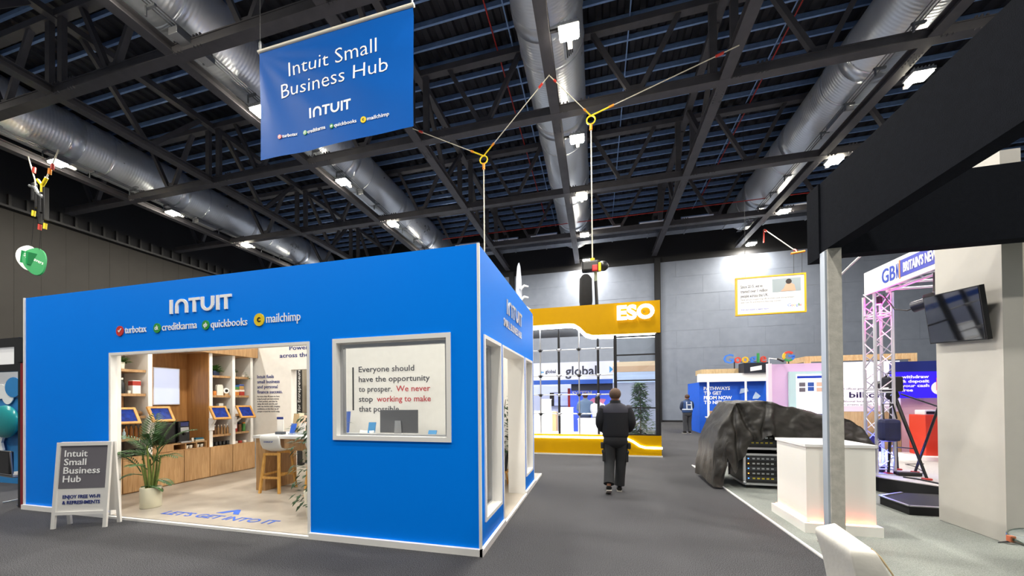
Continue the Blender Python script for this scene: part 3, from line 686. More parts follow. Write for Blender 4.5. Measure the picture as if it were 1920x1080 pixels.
# goods on the shelves
pot_blue = mat('dark_blue_pot', '#1d2c4d', .5); pot_cream = mat('cream_pot', '#e2dcc8', .5); leafg = mat('fern_green', '#3f6b2a', .5, noise=.3, nscale=30); leafd = mat('dark_leaf', '#20401c', .6, noise=.3, nscale=25)
def shelf_plant(y, z, r, h, m, label, sq=False, n=26, L=.14, x=-7.92):
    t = thing('potted_plant', label, 'plant', (x, y, z))
    (MB().rbox(x-r, x+r, y-r, y+r, z, z+h, .006) if sq else MB().lathe([(r*.85, 0), (r, h), (r*.85, h), (r*.8, h*.8), (.0001, h*.8)], (x, y, z), 14)).build('pot', m, t)
    b = MB()
    for k in range(n):
        a = rnd.random()*2*PI; e = rnd.uniform(.1, 1.2); d = Vector((math.cos(a)*math.cos(e), math.sin(a)*math.cos(e), math.sin(e)))
        for j in range(3): b.leaf(Vector((x, y, z+h*.9))+d*(L*.25*j), d+Vector((rnd.uniform(-.4, .4), rnd.uniform(-.4, .4), 0)), ZD, L*.6, L*.22, .3)
    b.build('foliage', leafg, t)
shelf_plant(4.2, 2.17, .05, .12, pot_cream, 'small fern in a white pot on the top left shelf')
shelf_plant(5.70, 2.15, .06, .1, pot_blue, 'bushy fern in a dark blue square pot on the top middle shelf', True, 40, .17)
shelf_plant(6.10, 2.15, .045, .1, pot_cream, 'short plant in a cream pot on the top right shelf', False, 16, .1)
t = thing('potted_plant', 'trailing green sprig in a small pot on the top right shelf end', 'plant', (-7.88, 6.29, 2.15))
MB().lathe([(.025, 0), (.03, .05)], (-7.88, 6.29, 2.15), 10).build('pot', cupm, t)
b = MB()
for k in range(10): b.leaf((-7.86+.012*k, 6.28+.008*k, 2.26-.016*k), (1, rnd.uniform(-1, 1), rnd.uniform(-.6, .4)), ZD, .06, .03)
b.build('foliage', leafg, t)
def goods(shape, name, x, y, z, w, h, m, label, cat, group, cap=None, capname='cap'):
    b = MB()
    if shape == 'box': b.rbox(x-w/2, x+w/2, y-w/2, y+w/2, z, z+h, .004)
    elif shape == 'bottle': b.lathe([(w/2, 0), (w/2, h*.62), (w*.2, h*.78), (w*.18, h*.9)], (x, y, z), 12)
    elif shape == 'jar': b.lathe([(w*.45, 0), (w/2, h*.1), (w/2, h*.8), (w*.4, h*.86)], (x, y, z), 12)
    elif shape == 'mug': b.lathe([(w*.42, 0), (w/2, h), (w*.42, h), (w*.36, h*.1), (.0001, h*.08)], (x, y, z), 12)
    elif shape == 'bag': b.prism([(-w/2, 0), (w/2, 0), (w*.46, h*.85), (w*.36, h), (-w*.36, h), (-w*.46, h*.85)], (x-.025, y, z), YD, ZD, (.05, 0, 0))
    o = b.build(name, m)
    tag(o, label, cat, group)
    if cap: 
        c = MB()
        if shape == 'box': c.box(x-w/2-.001, x+w/2+.001, y-w/2-.001, y+w/2+.001, z+h*.62, z+h*.95)
        elif shape == 'jar': c.lathe([(w*.46, h*.86), (w*.46, h)], (x, y, z), 12)
        else: c.lathe([(w*.22, h*.88), (w*.22, h)], (x, y, z), 10)
        c.build(capname, cap, o)
    return o
g = 'goods on the pavilion shelves'; X = -7.88
redp = mat('red_print', '#b3382c', .5); orangep = mat('orange_print', '#d98635', .5); amberb = mat('amber_glass', '#8a5420', .15); brownp = mat('brown_wicker', '#7a5836', .8, noise=.3, nscale=50); bluep = mat('blue_print', '#2f55a8', .5); greenp = mat('green_print', '#4b8a44', .5)
goods('bottle', 'bottle', X, 4.19, 1.75, .085, .27, black, 'tall black bottle with a white cap on the second left shelf', 'bottle', g, cupm)
goods('jar', 'jar', X+.03, 4.27, 1.75, .04, .06, cupm, 'tiny white jar between black bottle and red topped box', 'jar', g)
goods('box', 'product_box', X, 4.36, 1.75, .11, .23, trimw, 'white product box with a red top on the second left shelf', 'box', g, redp, 'red_label')
goods('box', 'product_box', X+.03, 4.12, 1.75, .04, .05, badge_yel, 'tiny yellow box at the left of the black bottle', 'box', g)
tag(MB().lathe([(.09, 0), (.12, .03), (.11, .07), (.05, .1)], (X, 4.34, 1.36), 16).build('basket', brownp), 'brown wicker basket on the third left shelf', 'basket', g)
tag(MB().rbox(X-.2, X-.12, 4.17, 4.28, 1.36, 1.7, .01).build('wooden_board', oak_shaded), 'brown board standing at the back of the third left shelf', 'board', g)
for k, l in enumerate(('first', 'second', 'third', 'fourth', 'fifth', 'sixth')):
    goods('bottle', 'amber_bottle', X+.03, 4.10+.065*k, .98, .048, .24, amberb, '%s amber bottle from the left on the lower left shelf' % l, 'bottle', 'amber bottles on the lower left shelf', black)
goods('bottle', 'pale_bottle', X+.09, 4.17, .98, .04, .17, mat('pale_blue_glass', '#bcd9e4', .15), 'pale blue bottle in front of the amber bottles', 'bottle', g, cupm)
for k, l in enumerate(('left', 'middle', 'right')):
    goods('box', 'dark_box', X, 4.08+.16*k, CZ, .13, .12, black, '%s dark box on the oak cabinet under the left shelves' % l, 'box', 'dark boxes under the left shelves')
goods('bottle', 'bottle', X, 5.60, 1.73, .06, .22, cupm, 'white bottle with a red cap on the second middle shelf', 'bottle', g, redp)
goods('jar', 'jar', X+.02, 5.66, 1.73, .06, .11, orangep, 'small orange jar on the second middle shelf', 'jar', g, black)
goods('bag', 'paper_bag', X, 5.77, 1.73, .13, .23, cupm, 'tall white paper bag on the second middle shelf', 'bag', g)
t = thing('round_clock', 'round white clock with a black face on the second middle shelf', 'clock', (X, 5.89, 1.73), g)
MB().lathe([(.06, 0), (.06, .04)], (X, 5.89, 1.83), 20, 'x').build('case', trimw, t); MB().lathe([(.032, 0), (.032, .005)], (X+.04, 5.89, 1.83), 16, 'x').build('face', black, t); MB().box(X-.02, X+.05, 5.85, 5.93, 1.73, 1.772).build('stand', oak, t)
goods('box', 'product_box', X, 5.60, 1.32, .05, .25, bluep, 'tall blue box on the third middle shelf', 'box', g)
goods('box', 'product_box', X, 5.70, 1.32, .1, .16, trimw, 'squat white box on the third middle shelf', 'box', g)
goods('box', 'product_box', X-.06, 5.82, 1.32, .09, .24, mat('pale_grey_card', '#cfccc4', .6), 'tall pale grey box on the third middle shelf', 'box', g)
goods('bag', 'pouch', X+.04, 5.90, 1.32, .07, .12, black, 'small black pouch at the right end of the third middle shelf', 'pouch', g)
for k, l in enumerate(('first', 'second', 'third', 'fourth', 'fifth', 'sixth')):
    goods('bottle', 'clear_bottle', X+.03, 5.595+.064*k, .90, .046, .2, mat('brown_drink', '#9b7448', .2) if k != 1 else brownp, '%s small bottle from the left on the lower middle shelf' % l, 'bottle', 'small bottles on the lower middle shelf', cupm)
for k, l in enumerate(('first', 'second', 'third', 'fourth', 'fifth')):
    goods('mug', 'mug', X+.03, 5.60+.078*k, CZ, .07, .085, black, '%s black mug from the left under the middle shelves' % l, 'mug', 'black mugs under the middle shelves')
for k, (y, z, w, h, m, l) in enumerate(((6.10, 1.73, .11, .13, orangep, 'orange food box at the bottom left of the stack on the right shelf'), (6.22, 1.73, .11, .14, redp, 'red food box at the bottom right of the stack on the right shelf'), (6.11, 1.861, .1, .1, greenp, 'green food box on top of the orange one on the right shelf'), (6.215, 1.871, .1, .12, mat('tan_card', '#c59a55', .6), 'tan food box on top of the red one on the right shelf'))):
    goods('box', 'food_box', X, y, z, w, h, m, l, 'box', 'food boxes on the right shelf', cupm if k < 2 else bluep, 'label')
goods('box', 'product_box', X, 6.12, 1.32, .12, .12, trimw, 'white box on the third right shelf', 'box', g)
goods('bag', 'pouch', X-.05, 6.23, 1.32, .09, .15, brownp, 'brown pouch on the third right shelf', 'pouch', g)
for k, (m, m2, l) in enumerate(((redp, bluep, 'red and blue tin, left one on the lower right shelf'), (brownp, black, 'brown tin in the middle of the lower right shelf'), (greenp, orangep, 'green and orange tin, right one on the lower right shelf'))):
    goods('jar', 'tin', X+.03, 6.09+.09*k, .92, .07, .2, m, l, 'tin', 'tins on the lower right shelf', m2, 'lid')
for k, l in enumerate(('left', 'middle', 'right')):
    goods('jar', 'jar', X+.03, 6.09+.1*k, CZ, .075, .06, cupm if k != 1 else redp, '%s low jar under the right shelves' % l, 'jar', 'low jars under the right shelves')
# ---- bar table, stools and what stands on it
t = thing('bar_table', 'white topped oak bar table near the rear doorway', 'table', (-4.9, 5.2, .04))
MB().rbox(-5.86, -3.9, 4.84, 5.55, .95, 1.0, .006).build('table_top', whitegloss, t)
MB().box(-5.82, -5.62, 4.87, 5.52, .04, .95).build('side_panel', oak, t)
MB().box(-4.15, -3.95, 4.87, 5.52, .04, .95).build('side_panel', oak, t)
MB().box(-5.30, -4.75, 4.95, 5.5, .74, .95).build('drawer_box', oak, t)
stoolw = mat('white_moulded_shell', '#dfe0de', .4); beech = wood('beech_wood', '#c78f3f', '#e2b366', (8, 8, 1))
def stool(x, y, rz, label, words=True):
    t = thing('bar_stool', label, 'stool', (0, 0, 0), 'white bar stools at the table')
    L = [(-.18, -.2), (.18, -.2), (.17, .2), (-.17, .2)]; zs = .70
    for a, c in L: MB().obox((a, c, .0), (a*.72, c*.72, zs-.03), .034, .034).build('leg', beech, t)
    for (p, q) in ((0, 1), (1, 2), (2, 3), (3, 0)):
        z = .26 if p in (0, 2) else .30; k = 1-.28*z/zs
        MB().obox((L[p][0]*k, L[p][1]*k, z), (L[q][0]*k, L[q][1]*k, z), .022, .035).build('footrest', beech, t)
    MB().obox((-.13, -.145, zs-.045), (.13, -.145, zs-.045), .03, .04).obox((-.12, .145, zs-.045), (.12, .145, zs-.045), .03, .04).build('seat_rail', beech, t)
    # moulded shell: seat curving up into the low back (back on the -y side)
    b = MB(); n = 12; prof = [(.2, .0), (.1, -.012), (0, -.012), (-.1, .0), (-.165, .04), (-.2, .11), (-.215, .2), (-.225, .27)]; rows = []
    for j, (yy, zz) in enumerate(prof):
        w = .17 if j < 4 else .17+.005*(j-3) - (.03 if j == 7 else 0)
        for i in range(n+1):
            u = -1+2*i/n; rows.append((w*u, yy+.03*u*u*(1 if j > 3 else .2), zs+zz+.035*u*u*(1 if j < 4 else .4)))
    fs = [(j*(n+1)+i, j*(n+1)+i+1, (j+1)*(n+1)+i+1, (j+1)*(n+1)+i) for j in range(len(prof)-1) for i in range(n)]
    b.add(rows, fs, True); s = b.build('seat_shell', stoolw, t)
    md = s.modifiers.new('solid', 'SOLIDIFY'); md.thickness = .014; md.offset = 0
    if words: text('CHARGE UP', 'lettering', mat('blue_small_vinyl', '#2b4a9a', .5), t, (0, -.222, zs+.16), XD, ZD, .022, .17, .002, .02, 'c')
    t.location = (x, y, .04); t.rotation_euler.z = rz; return t
stool(-5.40, 4.93, .12, 'white bar stool with blue words on its back, at the left end of the table')
stool(-4.48, 4.93, .08, 'white bar stool behind the leaves at the right edge of the doorway')
stool(-5.0, 5.62, PI+.2, 'white bar stool on the far side of the bar table, left one', False)
stool(-4.3, 5.62, PI-.1, 'white bar stool on the far side of the bar table, right one', False)
t = thing('menu_stand', 'white menu card with dark bands standing on the bar table', 'sign', (-5.54, 5.1, 1.0))
MB().box(-5.61, -5.47, 5.095, 5.105, 1.0, 1.31).build('card', trimw, t); MB().box(-5.611, -5.469, 5.09, 5.095, 1.27, 1.31).build('band', navy, t); MB().rbox(-5.62, -5.46, 5.06, 5.14, 1.0, 1.045, .004).build('foot', mat('slate_plastic', '#4a515c', .5), t)
cl = mat('clear_acrylic_tint', '#d6dfe2', .1, alpha=.45)
for k, (x, y, h, m, l) in enumerate(((-5.36, 5.22, .36, mat('kraft_paper', '#b39b74', .7), 'tall tan brochure at the left of the white table top'), (-5.27, 5.24, .37, mat('cream_brochure', '#e6dbc0', .6), 'tall cream brochure behind the blue one on the table'), (-5.165, 5.2, .33, mat('pink_brochure', '#e3bfa5', .6), 'tall pink brochure at the right on the table'), (-5.27, 5.08, .19, mat('blue_brochure', '#2b5fc9', .5), 'small blue and white brochure at the front of the table'), (-5.09, 5.1, .2, cl, 'pale clear leaflet holder at the right on the table'))):
    t = thing('brochure_holder', l, 'brochure', (x, y, 1.0), 'brochures on the bar table')
    MB().obox((x, y, 1.0), (x, y+.05, 1.0+h), .1, .02, YD).build('brochure', m, t); MB().box(x-.055, x+.055, y-.03, y+.05, 1.0, 1.03).build('holder', cl, t)
t = thing('water_bottle', 'blue water cooler bottle on the floor behind the bar table', 'bottle', (-5.2, 6.0, .04))
MB().lathe([(.12, 0), (.13, .05), (.13, .62), (.05, .72)], (-5.25, 6.1, .1), 16).build('bottle_body', mat('blue_water_plastic', '#8fb9d6', .1), t); MB().lathe([(.14, 0), (.14, .06)], (-5.25, 6.1, .04), 16).build('base', black, t)
# desk with computer behind the front window
t = thing('reception_desk', 'white counter with a computer behind the front window', 'desk', (-3.4, 6.0, .04))
MB().rbox(-4.95, -2.3, 5.65, 6.3, .86, .905, .006).build('desk_top', trimw, t); MB().box(-4.9, -2.35, 5.7, 6.25, .04, .86).build('desk_body', trimw, t)
t = thing('desktop_computer', 'grey desktop computer seen from behind through the front window', 'computer', (-3.66, 5.95, .905))
MB().rbox(-4.06, -3.26, 5.9, 5.93, .97, 1.41, .012).build('monitor_back', mat('dark_grey_metal', '#6d6d70', .35, .6), t)
MB().prism([(-.11, 0), (.11, 0), (.08, .02), (.06, .3), (-.06, .3), (-.08, .02)], (-3.66, 5.885, .905), XD, ZD, (0, -.012, 0)).build('stand', alu, t)
MB().rbox(-3.77, -3.55, 5.78, 5.95, .905, .917, .004).build('foot', alu, t)
for x0, x1, z1, m, l in ((-4.86, -4.70, 1.38, bluep, 'tall blue brochure leaning at the left end of the white counter'), (-4.28, -4.13, 1.17, mat('mid_blue_card', '#3f8fc8', .5), 'small blue card standing left of the computer'), (-3.02, -2.86, 1.03, MATS['mid_blue_card'], 'low blue card box standing right of the computer')):
    t = thing('card_stand', l, 'card', (x0, 5.85, .905), 'cards on the white counter')
    MB().obox(((x0+x1)/2, 5.82, .905), ((x0+x1)/2, 5.88, z1), x1-x0, .02, YD).build('card', m, t); MB().box(x0, x1, 5.78, 5.86, .905, .93).build('holder', cl, t)
# plants inside: one at the right of the front doorway, one by the side doorway
def tall_plant(name, label, x, y, z0, pots, h, n, spread, L, m, lo=.3):
    t = thing(name, label, 'plant', (x, y, z0))
    MB().lathe([(.15, 0), (.19, .34), (.17, .34), (.16, .28), (.0001, .28)], (x, y, z0), 18).build('pot', pots, t)
    b = MB(); lf = MB()
    for k in range(5):
        a = 2*PI*k/5+.4; e = Vector((x+math.cos(a)*spread*.35, y+math.sin(a)*spread*.35, z0+h*rnd.uniform(.85, 1)))
        b.path([(x, y, z0+.25), (x+math.cos(a)*.05, y+math.sin(a)*.05, z0+h*.5), e], [.014, .011, .006], 6)
    b.build('stem', mat('brown_stem', '#6b553a', .8), t)
    for k in range(n):
        a = rnd.random()*2*PI; zz = z0+h*rnd.uniform(lo, 1.0); r = spread*rnd.uniform(.15, .8)
        d = Vector((math.cos(a), math.sin(a), rnd.uniform(-.9, .4)))
        lf.leaf((x+math.cos(a)*r, y+math.sin(a)*r, zz), d, ZD, L*rnd.uniform(.7, 1.2), L*.45, .25)
    lf.build('foliage', m, t); return t
tall_plant('potted_tree', 'dark leafy plant showing at the right edge of the front doorway', -3.70, 4.0, .04, pot_cream, 1.42, 300, .42, .11, leafd, .12)
tall_plant('potted_tree', 'dark leafy plant on a wooden stand inside the side doorway', -1.75, 6.1, .30, black, 1.35, 200, .4, .16, leafd, .2)
t = thing('plant_stand', 'wooden three-legged stand under the plant inside the side doorway', 'stand', (-1.75, 6.1, .04))
MB().lathe([(.2, .24), (.2, .26)], (-1.75, 6.1, .04), 18).build('top', amber, t)
for k in range(3): a = 2*PI*k/3+.5; MB().tube((-1.75+.17*math.cos(a), 6.1+.17*math.sin(a), .04), (-1.75+.14*math.cos(a), 6.1+.14*math.sin(a), .28), .018, 8).build('leg', amber, t)
# ---- hanging blue banner
bn = mat('blue_banner_cloth', (0.0, .095, .43), .55, spec=.12)
t = thing('hanging_banner', 'large blue cloth banner with white lettering hanging over the pavilion', 'banner', (-4.33, 5.0, 5.95))
nx, nz = 60, 40; x0, x1, z0, z1 = -5.86, -2.79, 5.95, 7.88
def cloth_y(x, z):
    # soft folds fanning from the upper left corner of the cloth
    u, v = (x-x0)/(x1-x0), (z-z0)/(z1-z0); r = math.hypot(u, 1-v); a = math.atan2(1-v, u+.02)
    return 5.0 + (.016*math.sin(17*a)*min(1, r*1.6)*math.exp(-u*1.6) + .012*math.sin(14*u+4*(1-v))*max(0, u-.7)*2.5 + .006*math.sin(5*u+3*v))*(1 if v < .97 else .3)
b = MB(); vs = []
for j in range(nz+1):
    for i in range(nx+1):
        u, v = i/nx, j/nz; x, z = x0+(x1-x0)*u, z0+(z1-z0)*v
        vs.append((x, cloth_y(x, z), z - (0 if j else .02*math.sin(7*u)*(u < .4))))
b.add(vs, [(j*(nx+1)+i, j*(nx+1)+i+1, (j+1)*(nx+1)+i+1, (j+1)*(nx+1)+i) for j in range(nz) for i in range(nx)], True)
s = b.build('cloth', bn, t)
MB().tube((x0-.02, 5.0, z1+.025), (x1+.02, 5.0, z1+.025), .03, 10).build('top_rail', mat('cream_tube', '#d8d2c2', .4), t)
for x in (x0+.02, x1-.02): MB().tube((x, 5.0, z1+.05), (x, 5.0, z1+.2), .02, 6).build('clamp', steel, t); MB().tube((x, 5, z1+.2), (x, 5, 10.9), .006, 5).build('wire', blackmetal, t)
yb = 5.0
text('Intuit Small', 'lettering', letter_white, t, (-5.21, yb, 7.31), XD, ZD, .235, 1.76, .003, -.008)
text('Business Hub', 'lettering', letter_white, t, (-5.38, yb, 6.96), XD, ZD, .235, 2.13, .003, -.008)
wordmark('wordmark', letter_white, t, (-4.78, yb, 6.48), XD, ZD, .17, .83, .003)
brandrow(t, [((-5.44, yb, 6.245), .075), ((-4.92, yb, 6.235), .075), ((-4.36, yb, 6.225), .075), ((-3.76, yb, 6.215), .105)], XD, ZD, (.06,)*4, (.31, .38, .43, .41), WORDS)
for ch in t.children_recursive:          # the print follows the folds of the cloth
    if ch.name.split('.')[0] in ('lettering', 'wordmark', 'brand_lettering', 'logo_badge', 'badge_mark'):
        ref = Vector((-4.33, 5.0, 5.95))
        for v in ch.data.vertices: p = v.co + ref; v.co.y += cloth_y(p.x, p.z) - 5.0 - .004
# ================================================================ in front of the pavilion
wsign = mat('white_sign_frame', '#e9e7e3', .35, .1)
slate = mat('grey_poster', '#6e6b72', .35, noise=.05, nscale=2)
A = thing('a_frame_sign', 'white A-frame sign with grey poster standing at the pavilion doorway', 'sign', (-6.472, 3.10, 0), rot=math.atan2(.21, .59))
# local: x along the sign, front face -y
tilt = math.atan2(.072, 1.07); up = Vector((0, math.sin(tilt), math.cos(tilt))); nrm = Vector((0, -math.cos(tilt), math.sin(tilt)))
def pan(b, x0, x1, h0, h1, d0, d1, s=1):
    u = Vector((0, s*math.sin(tilt), math.cos(tilt))); nn = Vector((0, -s*math.cos(tilt), math.sin(tilt))); o = Vector((0, -.08*s, 0))
    b.prism([(x0, h0), (x1, h0), (x1, h1), (x0, h1)], o+nn*d0, (s, 0, 0), u, nn*(d1-d0)); return b
for s, nm in ((1, 'front_frame'), (-1, 'rear_frame')):
    b = MB(); pan(b, -.315, -.275, 0, 1.09, 0, .025, s); pan(b, .275, .315, 0, 1.09, 0, .025, s); pan(b, -.275, .275, 1.045, 1.09, 0, .025, s); pan(b, -.275, .275, .17, .21, 0, .025, s)
    b.build(nm, wsign, A)
    pan(MB(), -.275, .275, .21, 1.045, 0, .008, s).build('poster_sheet', wsign, A)
b = MB(); pan(b, -.275, .275, .50, 1.045, .008, .011); b.build('grey_poster', slate, A)
o = Vector((0, -.08, 0))
lines(['Intuit', 'Small', 'Business', 'Hub'], 'lettering', letter_white, A, o+up*.905+nrm*.012+Vector((-.225, 0, 0)), XD, up, .082, .108, .42, bold=.004)
lines(['ENJOY FREE WI-FI', '& REFRESHMENTS'], 'lettering', navy, A, o+up*.375+nrm*.009+Vector((-.215, 0, 0)), XD, up, .042, .072, .43, bold=.01)
MB().tube((-.3, 0, 1.06), (.3, 0, 1.06), .012, 8).build('hinge', steel, A)
# potted palm
potg = mat('pale_green_pot', '#d0ccb4', .35)
T = thing('potted_palm', 'potted palm in a pale round pot just inside the front doorway', 'plant', (-6.46, 3.76, .04))
px, py, pz = -6.46, 3.76, .04
MB().lathe([(.0001, 0), (.113, 0), (.119, .01), (.12, .29), (.116, .30), (.106, .30), (.104, .27), (.0001, .27)], (px, py, pz), 32).build('pot', potg, T)
MB().lathe([(.0001, .272), (.104, .272)], (px, py, pz), 20).build('soil', mat('dark_soil', '#2c2119', .95, bump=.6), T)
palmleaf = mat('palm_leaf', '#35592a', .42, noise=.3, nscale=14); cane = mat('palm_cane', '#6b7a38', .5, noise=.25, nscale=12)
b = MB(); heads = []
for k in range(7):
    a = 2*PI*k/7; r = .045 if k else .01; h = (.52, .5, .62, .44, .56, .4, .66)[k]
    p = Vector((px+r*math.cos(a), py+r*math.sin(a), pz+.26)); q = p+Vector((math.cos(a)*.06, math.sin(a)*.06, h)); heads.append((q, a)); b.path([p, (p+q)/2+Vector((.01, 0, 0)), q], [.015, .013, .010], 8)
b.build('cane', cane, T)
def frond(b, p, az, L, lift, droop, nl=15, ll=.26, w=.024):
    p = Vector(p); pts = []; d = Vector((math.cos(az)*math.cos(lift), math.sin(az)*math.cos(lift), math.sin(lift))); n = 14; cur = p.copy()
    for i in range(n+1):
        pts.append(cur.copy()); d = (d + Vector((0, 0, -droop/n))).normalized(); cur = cur + d*(L/n)
    b.path(pts, [.008*(1-i/(n+2)) for i in range(n+1)], 5)
    for i in range(nl):
        t = .22+.78*i/(nl-1); f = t*n; k = min(int(f), n-1); q = pts[k].lerp(pts[k+1], f-k); tg = (pts[k+1]-pts[k]).normalized()
        sd = tg.cross(ZD).normalized() if abs(tg.z) < .98 else Vector((1, 0, 0)); upv = sd.cross(tg)
        l = ll*(.55+.9*math.sin(PI*min(1, t*.9+.1)))*.75
        for s in (-1, 1): b.leaf(q, tg*.75+sd*s*.8+upv*.12, upv, l, w, .28)
F = [(3.6, .62, 1.28, 1.7), (4.1, .55, 1.05, 1.6), (.75, .58, 1.2, 1.5), (.2, .5, 1.0, 1.5), (1.6, .6, 1.35, 1.2), (-1.5, .5, 1.2, 1.4), (2.2, .6, 1.4, 1.2), (1.0, .64, 1.4, 1.2), (-2.3, .5, 1.0, 1.7), (-.9, .4, 1.3, 1.3), (.5, .28, .5, 1.3), (4.2, .26, .55, 1.4), (.9, .24, .3, 1.2), (-1.2, .3, .8, 1.0)]
for k, (az, L, li, dr) in enumerate(F):
    q, a = heads[k % 7]; b = MB()
    base = q-Vector((0, 0, .12)) if k < 10 else q-Vector((0, 0, .34))
    frond(b, base, az, L, li, dr, 14, .19 if k < 10 else .14, .02); b.build('frond', palmleaf, T)

# ================================================================ stand at the far left
redm = mat('dark_red_strip', '#8d1420', .4); bluew = mat('sky_blue_backdrop', '#2f86c8', .5, noise=.08, nscale=2); teal = mat('teal_ball', '#1f8f93', .25)
S = thing('neighbouring_stand', 'black framed stand with a lit white header left of the blue pavilion', 'stand', (-9.3, 3.9, 0))
MB().box(-8.66, -8.60, 3.40, 3.46, 0, 2.58).build('post', blackmetal, S)
box('red_strip', redm, S, -8.60, -8.505, 3.40, 3.45, 0, 2.22)
b = MB(); b.box(-10.8, -8.66, 3.41, 3.49, 2.48, 2.62).box(-10.8, -8.66, 3.41, 3.49, 2.10, 2.21).box(-8.78, -8.66, 3.41, 3.49, 2.21, 2.48).box(-8.66, -8.49, 3.39, 3.49, 2.23, 2.60); b.build('header_frame', blackmetal, S)
box('light_panel', mat('lit_white_panel', '#e6e6e6', .4, emit=.35), S, -10.8, -8.78, 3.43, 3.48, 2.21, 2.48)
box('backdrop', bluew, S, -13.5, -10.4, 4.4, 4.46, 0, 2.3)
box('upper_backdrop', mat('pale_grey_backdrop', '#c4c8ce', .5), S, -13.5, -10.4, 4.385, 4.4, 1.72, 2.3)
cloudw = mat('white_cutout', '#eef1f2', .5)
b = MB()
b.prism([(.24*math.cos(2*PI*k/20), .15*math.sin(2*PI*k/20)) for k in range(20)], (-11.72, 4.385, 1.84), XD, ZD, (0, -.012, 0))
b.prism([(.2*math.cos(2*PI*k/20), .22*math.sin(2*PI*k/20)) for k in range(20)], (-11.46, 4.383, 1.80), XD, ZD, (0, -.012, 0)); b.build('wall_cutout', cloudw, S)
b = MB(); b.prism([(.26*math.cos(2*PI*k/20), .2*math.sin(2*PI*k/20)) for k in range(20)], (-11.26, 4.37, 1.92), XD, ZD, (0, -.01, 0)); b.build('blue_wave', bluew, S)
MB().ball((-11.35, 4.3, 1.24), .34, 24, (1.2, .3, .95)).build('teal_ball', teal, S)
b = MB(); b.prism([(0, 0), (.28, .05), (.22, .2), (.36, .45), (.16, .35), (.08, .62), (0, .5)], (-11.78, 4.36, .62), XD, ZD, (0, -.03, 0)); b.build('splash_cutout', cloudw, S)
T = thing('conference_chair', 'black chair with a chrome frame at the far left edge', 'chair', (-9.0, 3.64, 0), rot=PI-.1)
MB().rbox(-.23, .23, -.22, .22, .44, .49, .02).build('seat', mat('grey_seat_pad', '#8b8a88', .8), T)
MB().rbox(-.23, .23, .2, .25, .5, .86, .02).build('backrest', black, T)
for s in (-1, 1): MB().path([(s*.24, .24, .84), (s*.24, .22, .46), (s*.24, -.2, .44), (s*.24, -.22, .03), (s*.24, .18, .015)], .011, 8).build('frame_tube', steel, T)

# ================================================================ yellow stand
yell = mat('yellow_panel', '#bd8f00', .4, noise=.02, spec=.15)
glow = mat('cool_white_led', '#ffffff', .5, emit=11., ecol='#eaf3ff')
Y0 = 9.95
Q = thing('exhibition_stand', 'yellow exhibition stand with lit white letters and glazed front', 'stand', (-1.2, 11, 0))
top = [(-4.6, 3.70), (-.75, 3.72), (-.60, 3.70), (-.45, 3.60), (-.28, 3.42), (-.12, 3.36), (.05, 3.35), (1.66, 3.33), (1.66, 4.20), (-4.6, 4.20)]
b = MB(); b.prism(top[:], (0, Y0, 0), XD, ZD, (0, .35, 0)); b.build('fascia', yell, Q)
led = [(-4.6, 3.62), (-.73, 3.64), (-.56, 3.60), (-.30, 3.34), (-.12, 3.28), (1.62, 3.25), (1.62, 3.32), (-.12, 3.35), (-.28, 3.41), (-.45, 3.59), (-.6, 3.69), (-4.6, 3.69)]
b = MB(); b.prism(led, (0, Y0+.06, 0), XD, ZD, (0, .2, 0)); b.build('led_edge', glow, Q)
MB().box(-4.6, 1.66, Y0+.35, Y0+.38, 3.4, 4.24).build('fascia_back', blackmetal, Q)
# lit letters standing off the fascia
lit = mat('lit_letters', '#ffffff', .4, emit=1.7, ecol='#fff8ea')
text('ESO', 'lit_letter', lit, Q, (.55, Y0-.08, 3.72), XD, ZD, .35, .95, .07, .035, res=4)
b = MB()
for x in (.62, .75, .95, 1.08, 1.25, 1.4): b.tube((x, Y0-.08, 3.9), (x, Y0, 3.9), .012, 6)
b.build('stand_off', steel, Q)
plinth = [(-4.6, .04), (1.66, .04), (1.66, .57), (-4.6, .57)]
MB().prism(plinth, (0, Y0, 0), XD, ZD, (0, .3, 0)).build('plinth', yell, Q)
box('floor_plate', mat('pale_edge', '#c9c7c2', .5), Q, -4.62, 1.68, Y0-.03, 13, 0, .035)
b = MB(); cl = [(-4.6, .50), (.55, .50), (.78, .48), (.95, .40), (1.10, .29), (1.25, .25), (1.67, .245)]
for p, q in zip(cl, cl[1:]): b.obox((p[0], Y0-.012, p[1]), (q[0]+.004, Y0-.012, q[1]), .03, .05, ZD)
b.build('led_wave', glow, Q)
# glazed tower with black mullions at the right
b = MB()
for x in (.49, 1.56): b.box(x-.03, x+.05, Y0+.02, Y0+.1, .57, 3.32)
for z in (.57, 1.30, 2.05, 2.75, 3.25): b.box(.52, 1.53, Y0+.03, Y0+.09, z, z+.035)
b.build('mullion', blackmetal, Q)
box('glass_pane', glassm, Q, .52, 1.53, Y0+.055, Y0+.065, .6, 3.25)
box('post', blackmetal, Q, 1.57, 1.66, Y0+.05, Y0+.35, .57, 3.33)
for z0, z1, m in ((2.60, 2.74, mat('cream_light_band', '#f0d9bb', .5, emit=.3)), (2.42, 2.60, mat('peach_band', '#d8b79a', .5, emit=.25)), (2.08, 2.41, mat('pale_blue_band', '#b9cdf0', .4, noise=.2, nscale=2, emit=.45, stretch=(.3, 1, 6)))): box('display_band', m, Q, .5, 1.82, 11.6, 11.62, z0, z1)
box('display_backing', mat('pale_lilac_wall', '#b4bede', .5), Q, .5, 1.82, 11.63, 11.7, .57, 2.08)
box('bench_top', mat('white_worktop_added_glow', '#f4f6f8', .4, emit=1.5, ecol='#f2f7ff'), Q, -4.4, .45, 10.15, 10.75, .50, .58)  # worktop is no lamp; its glow is added to light the floor
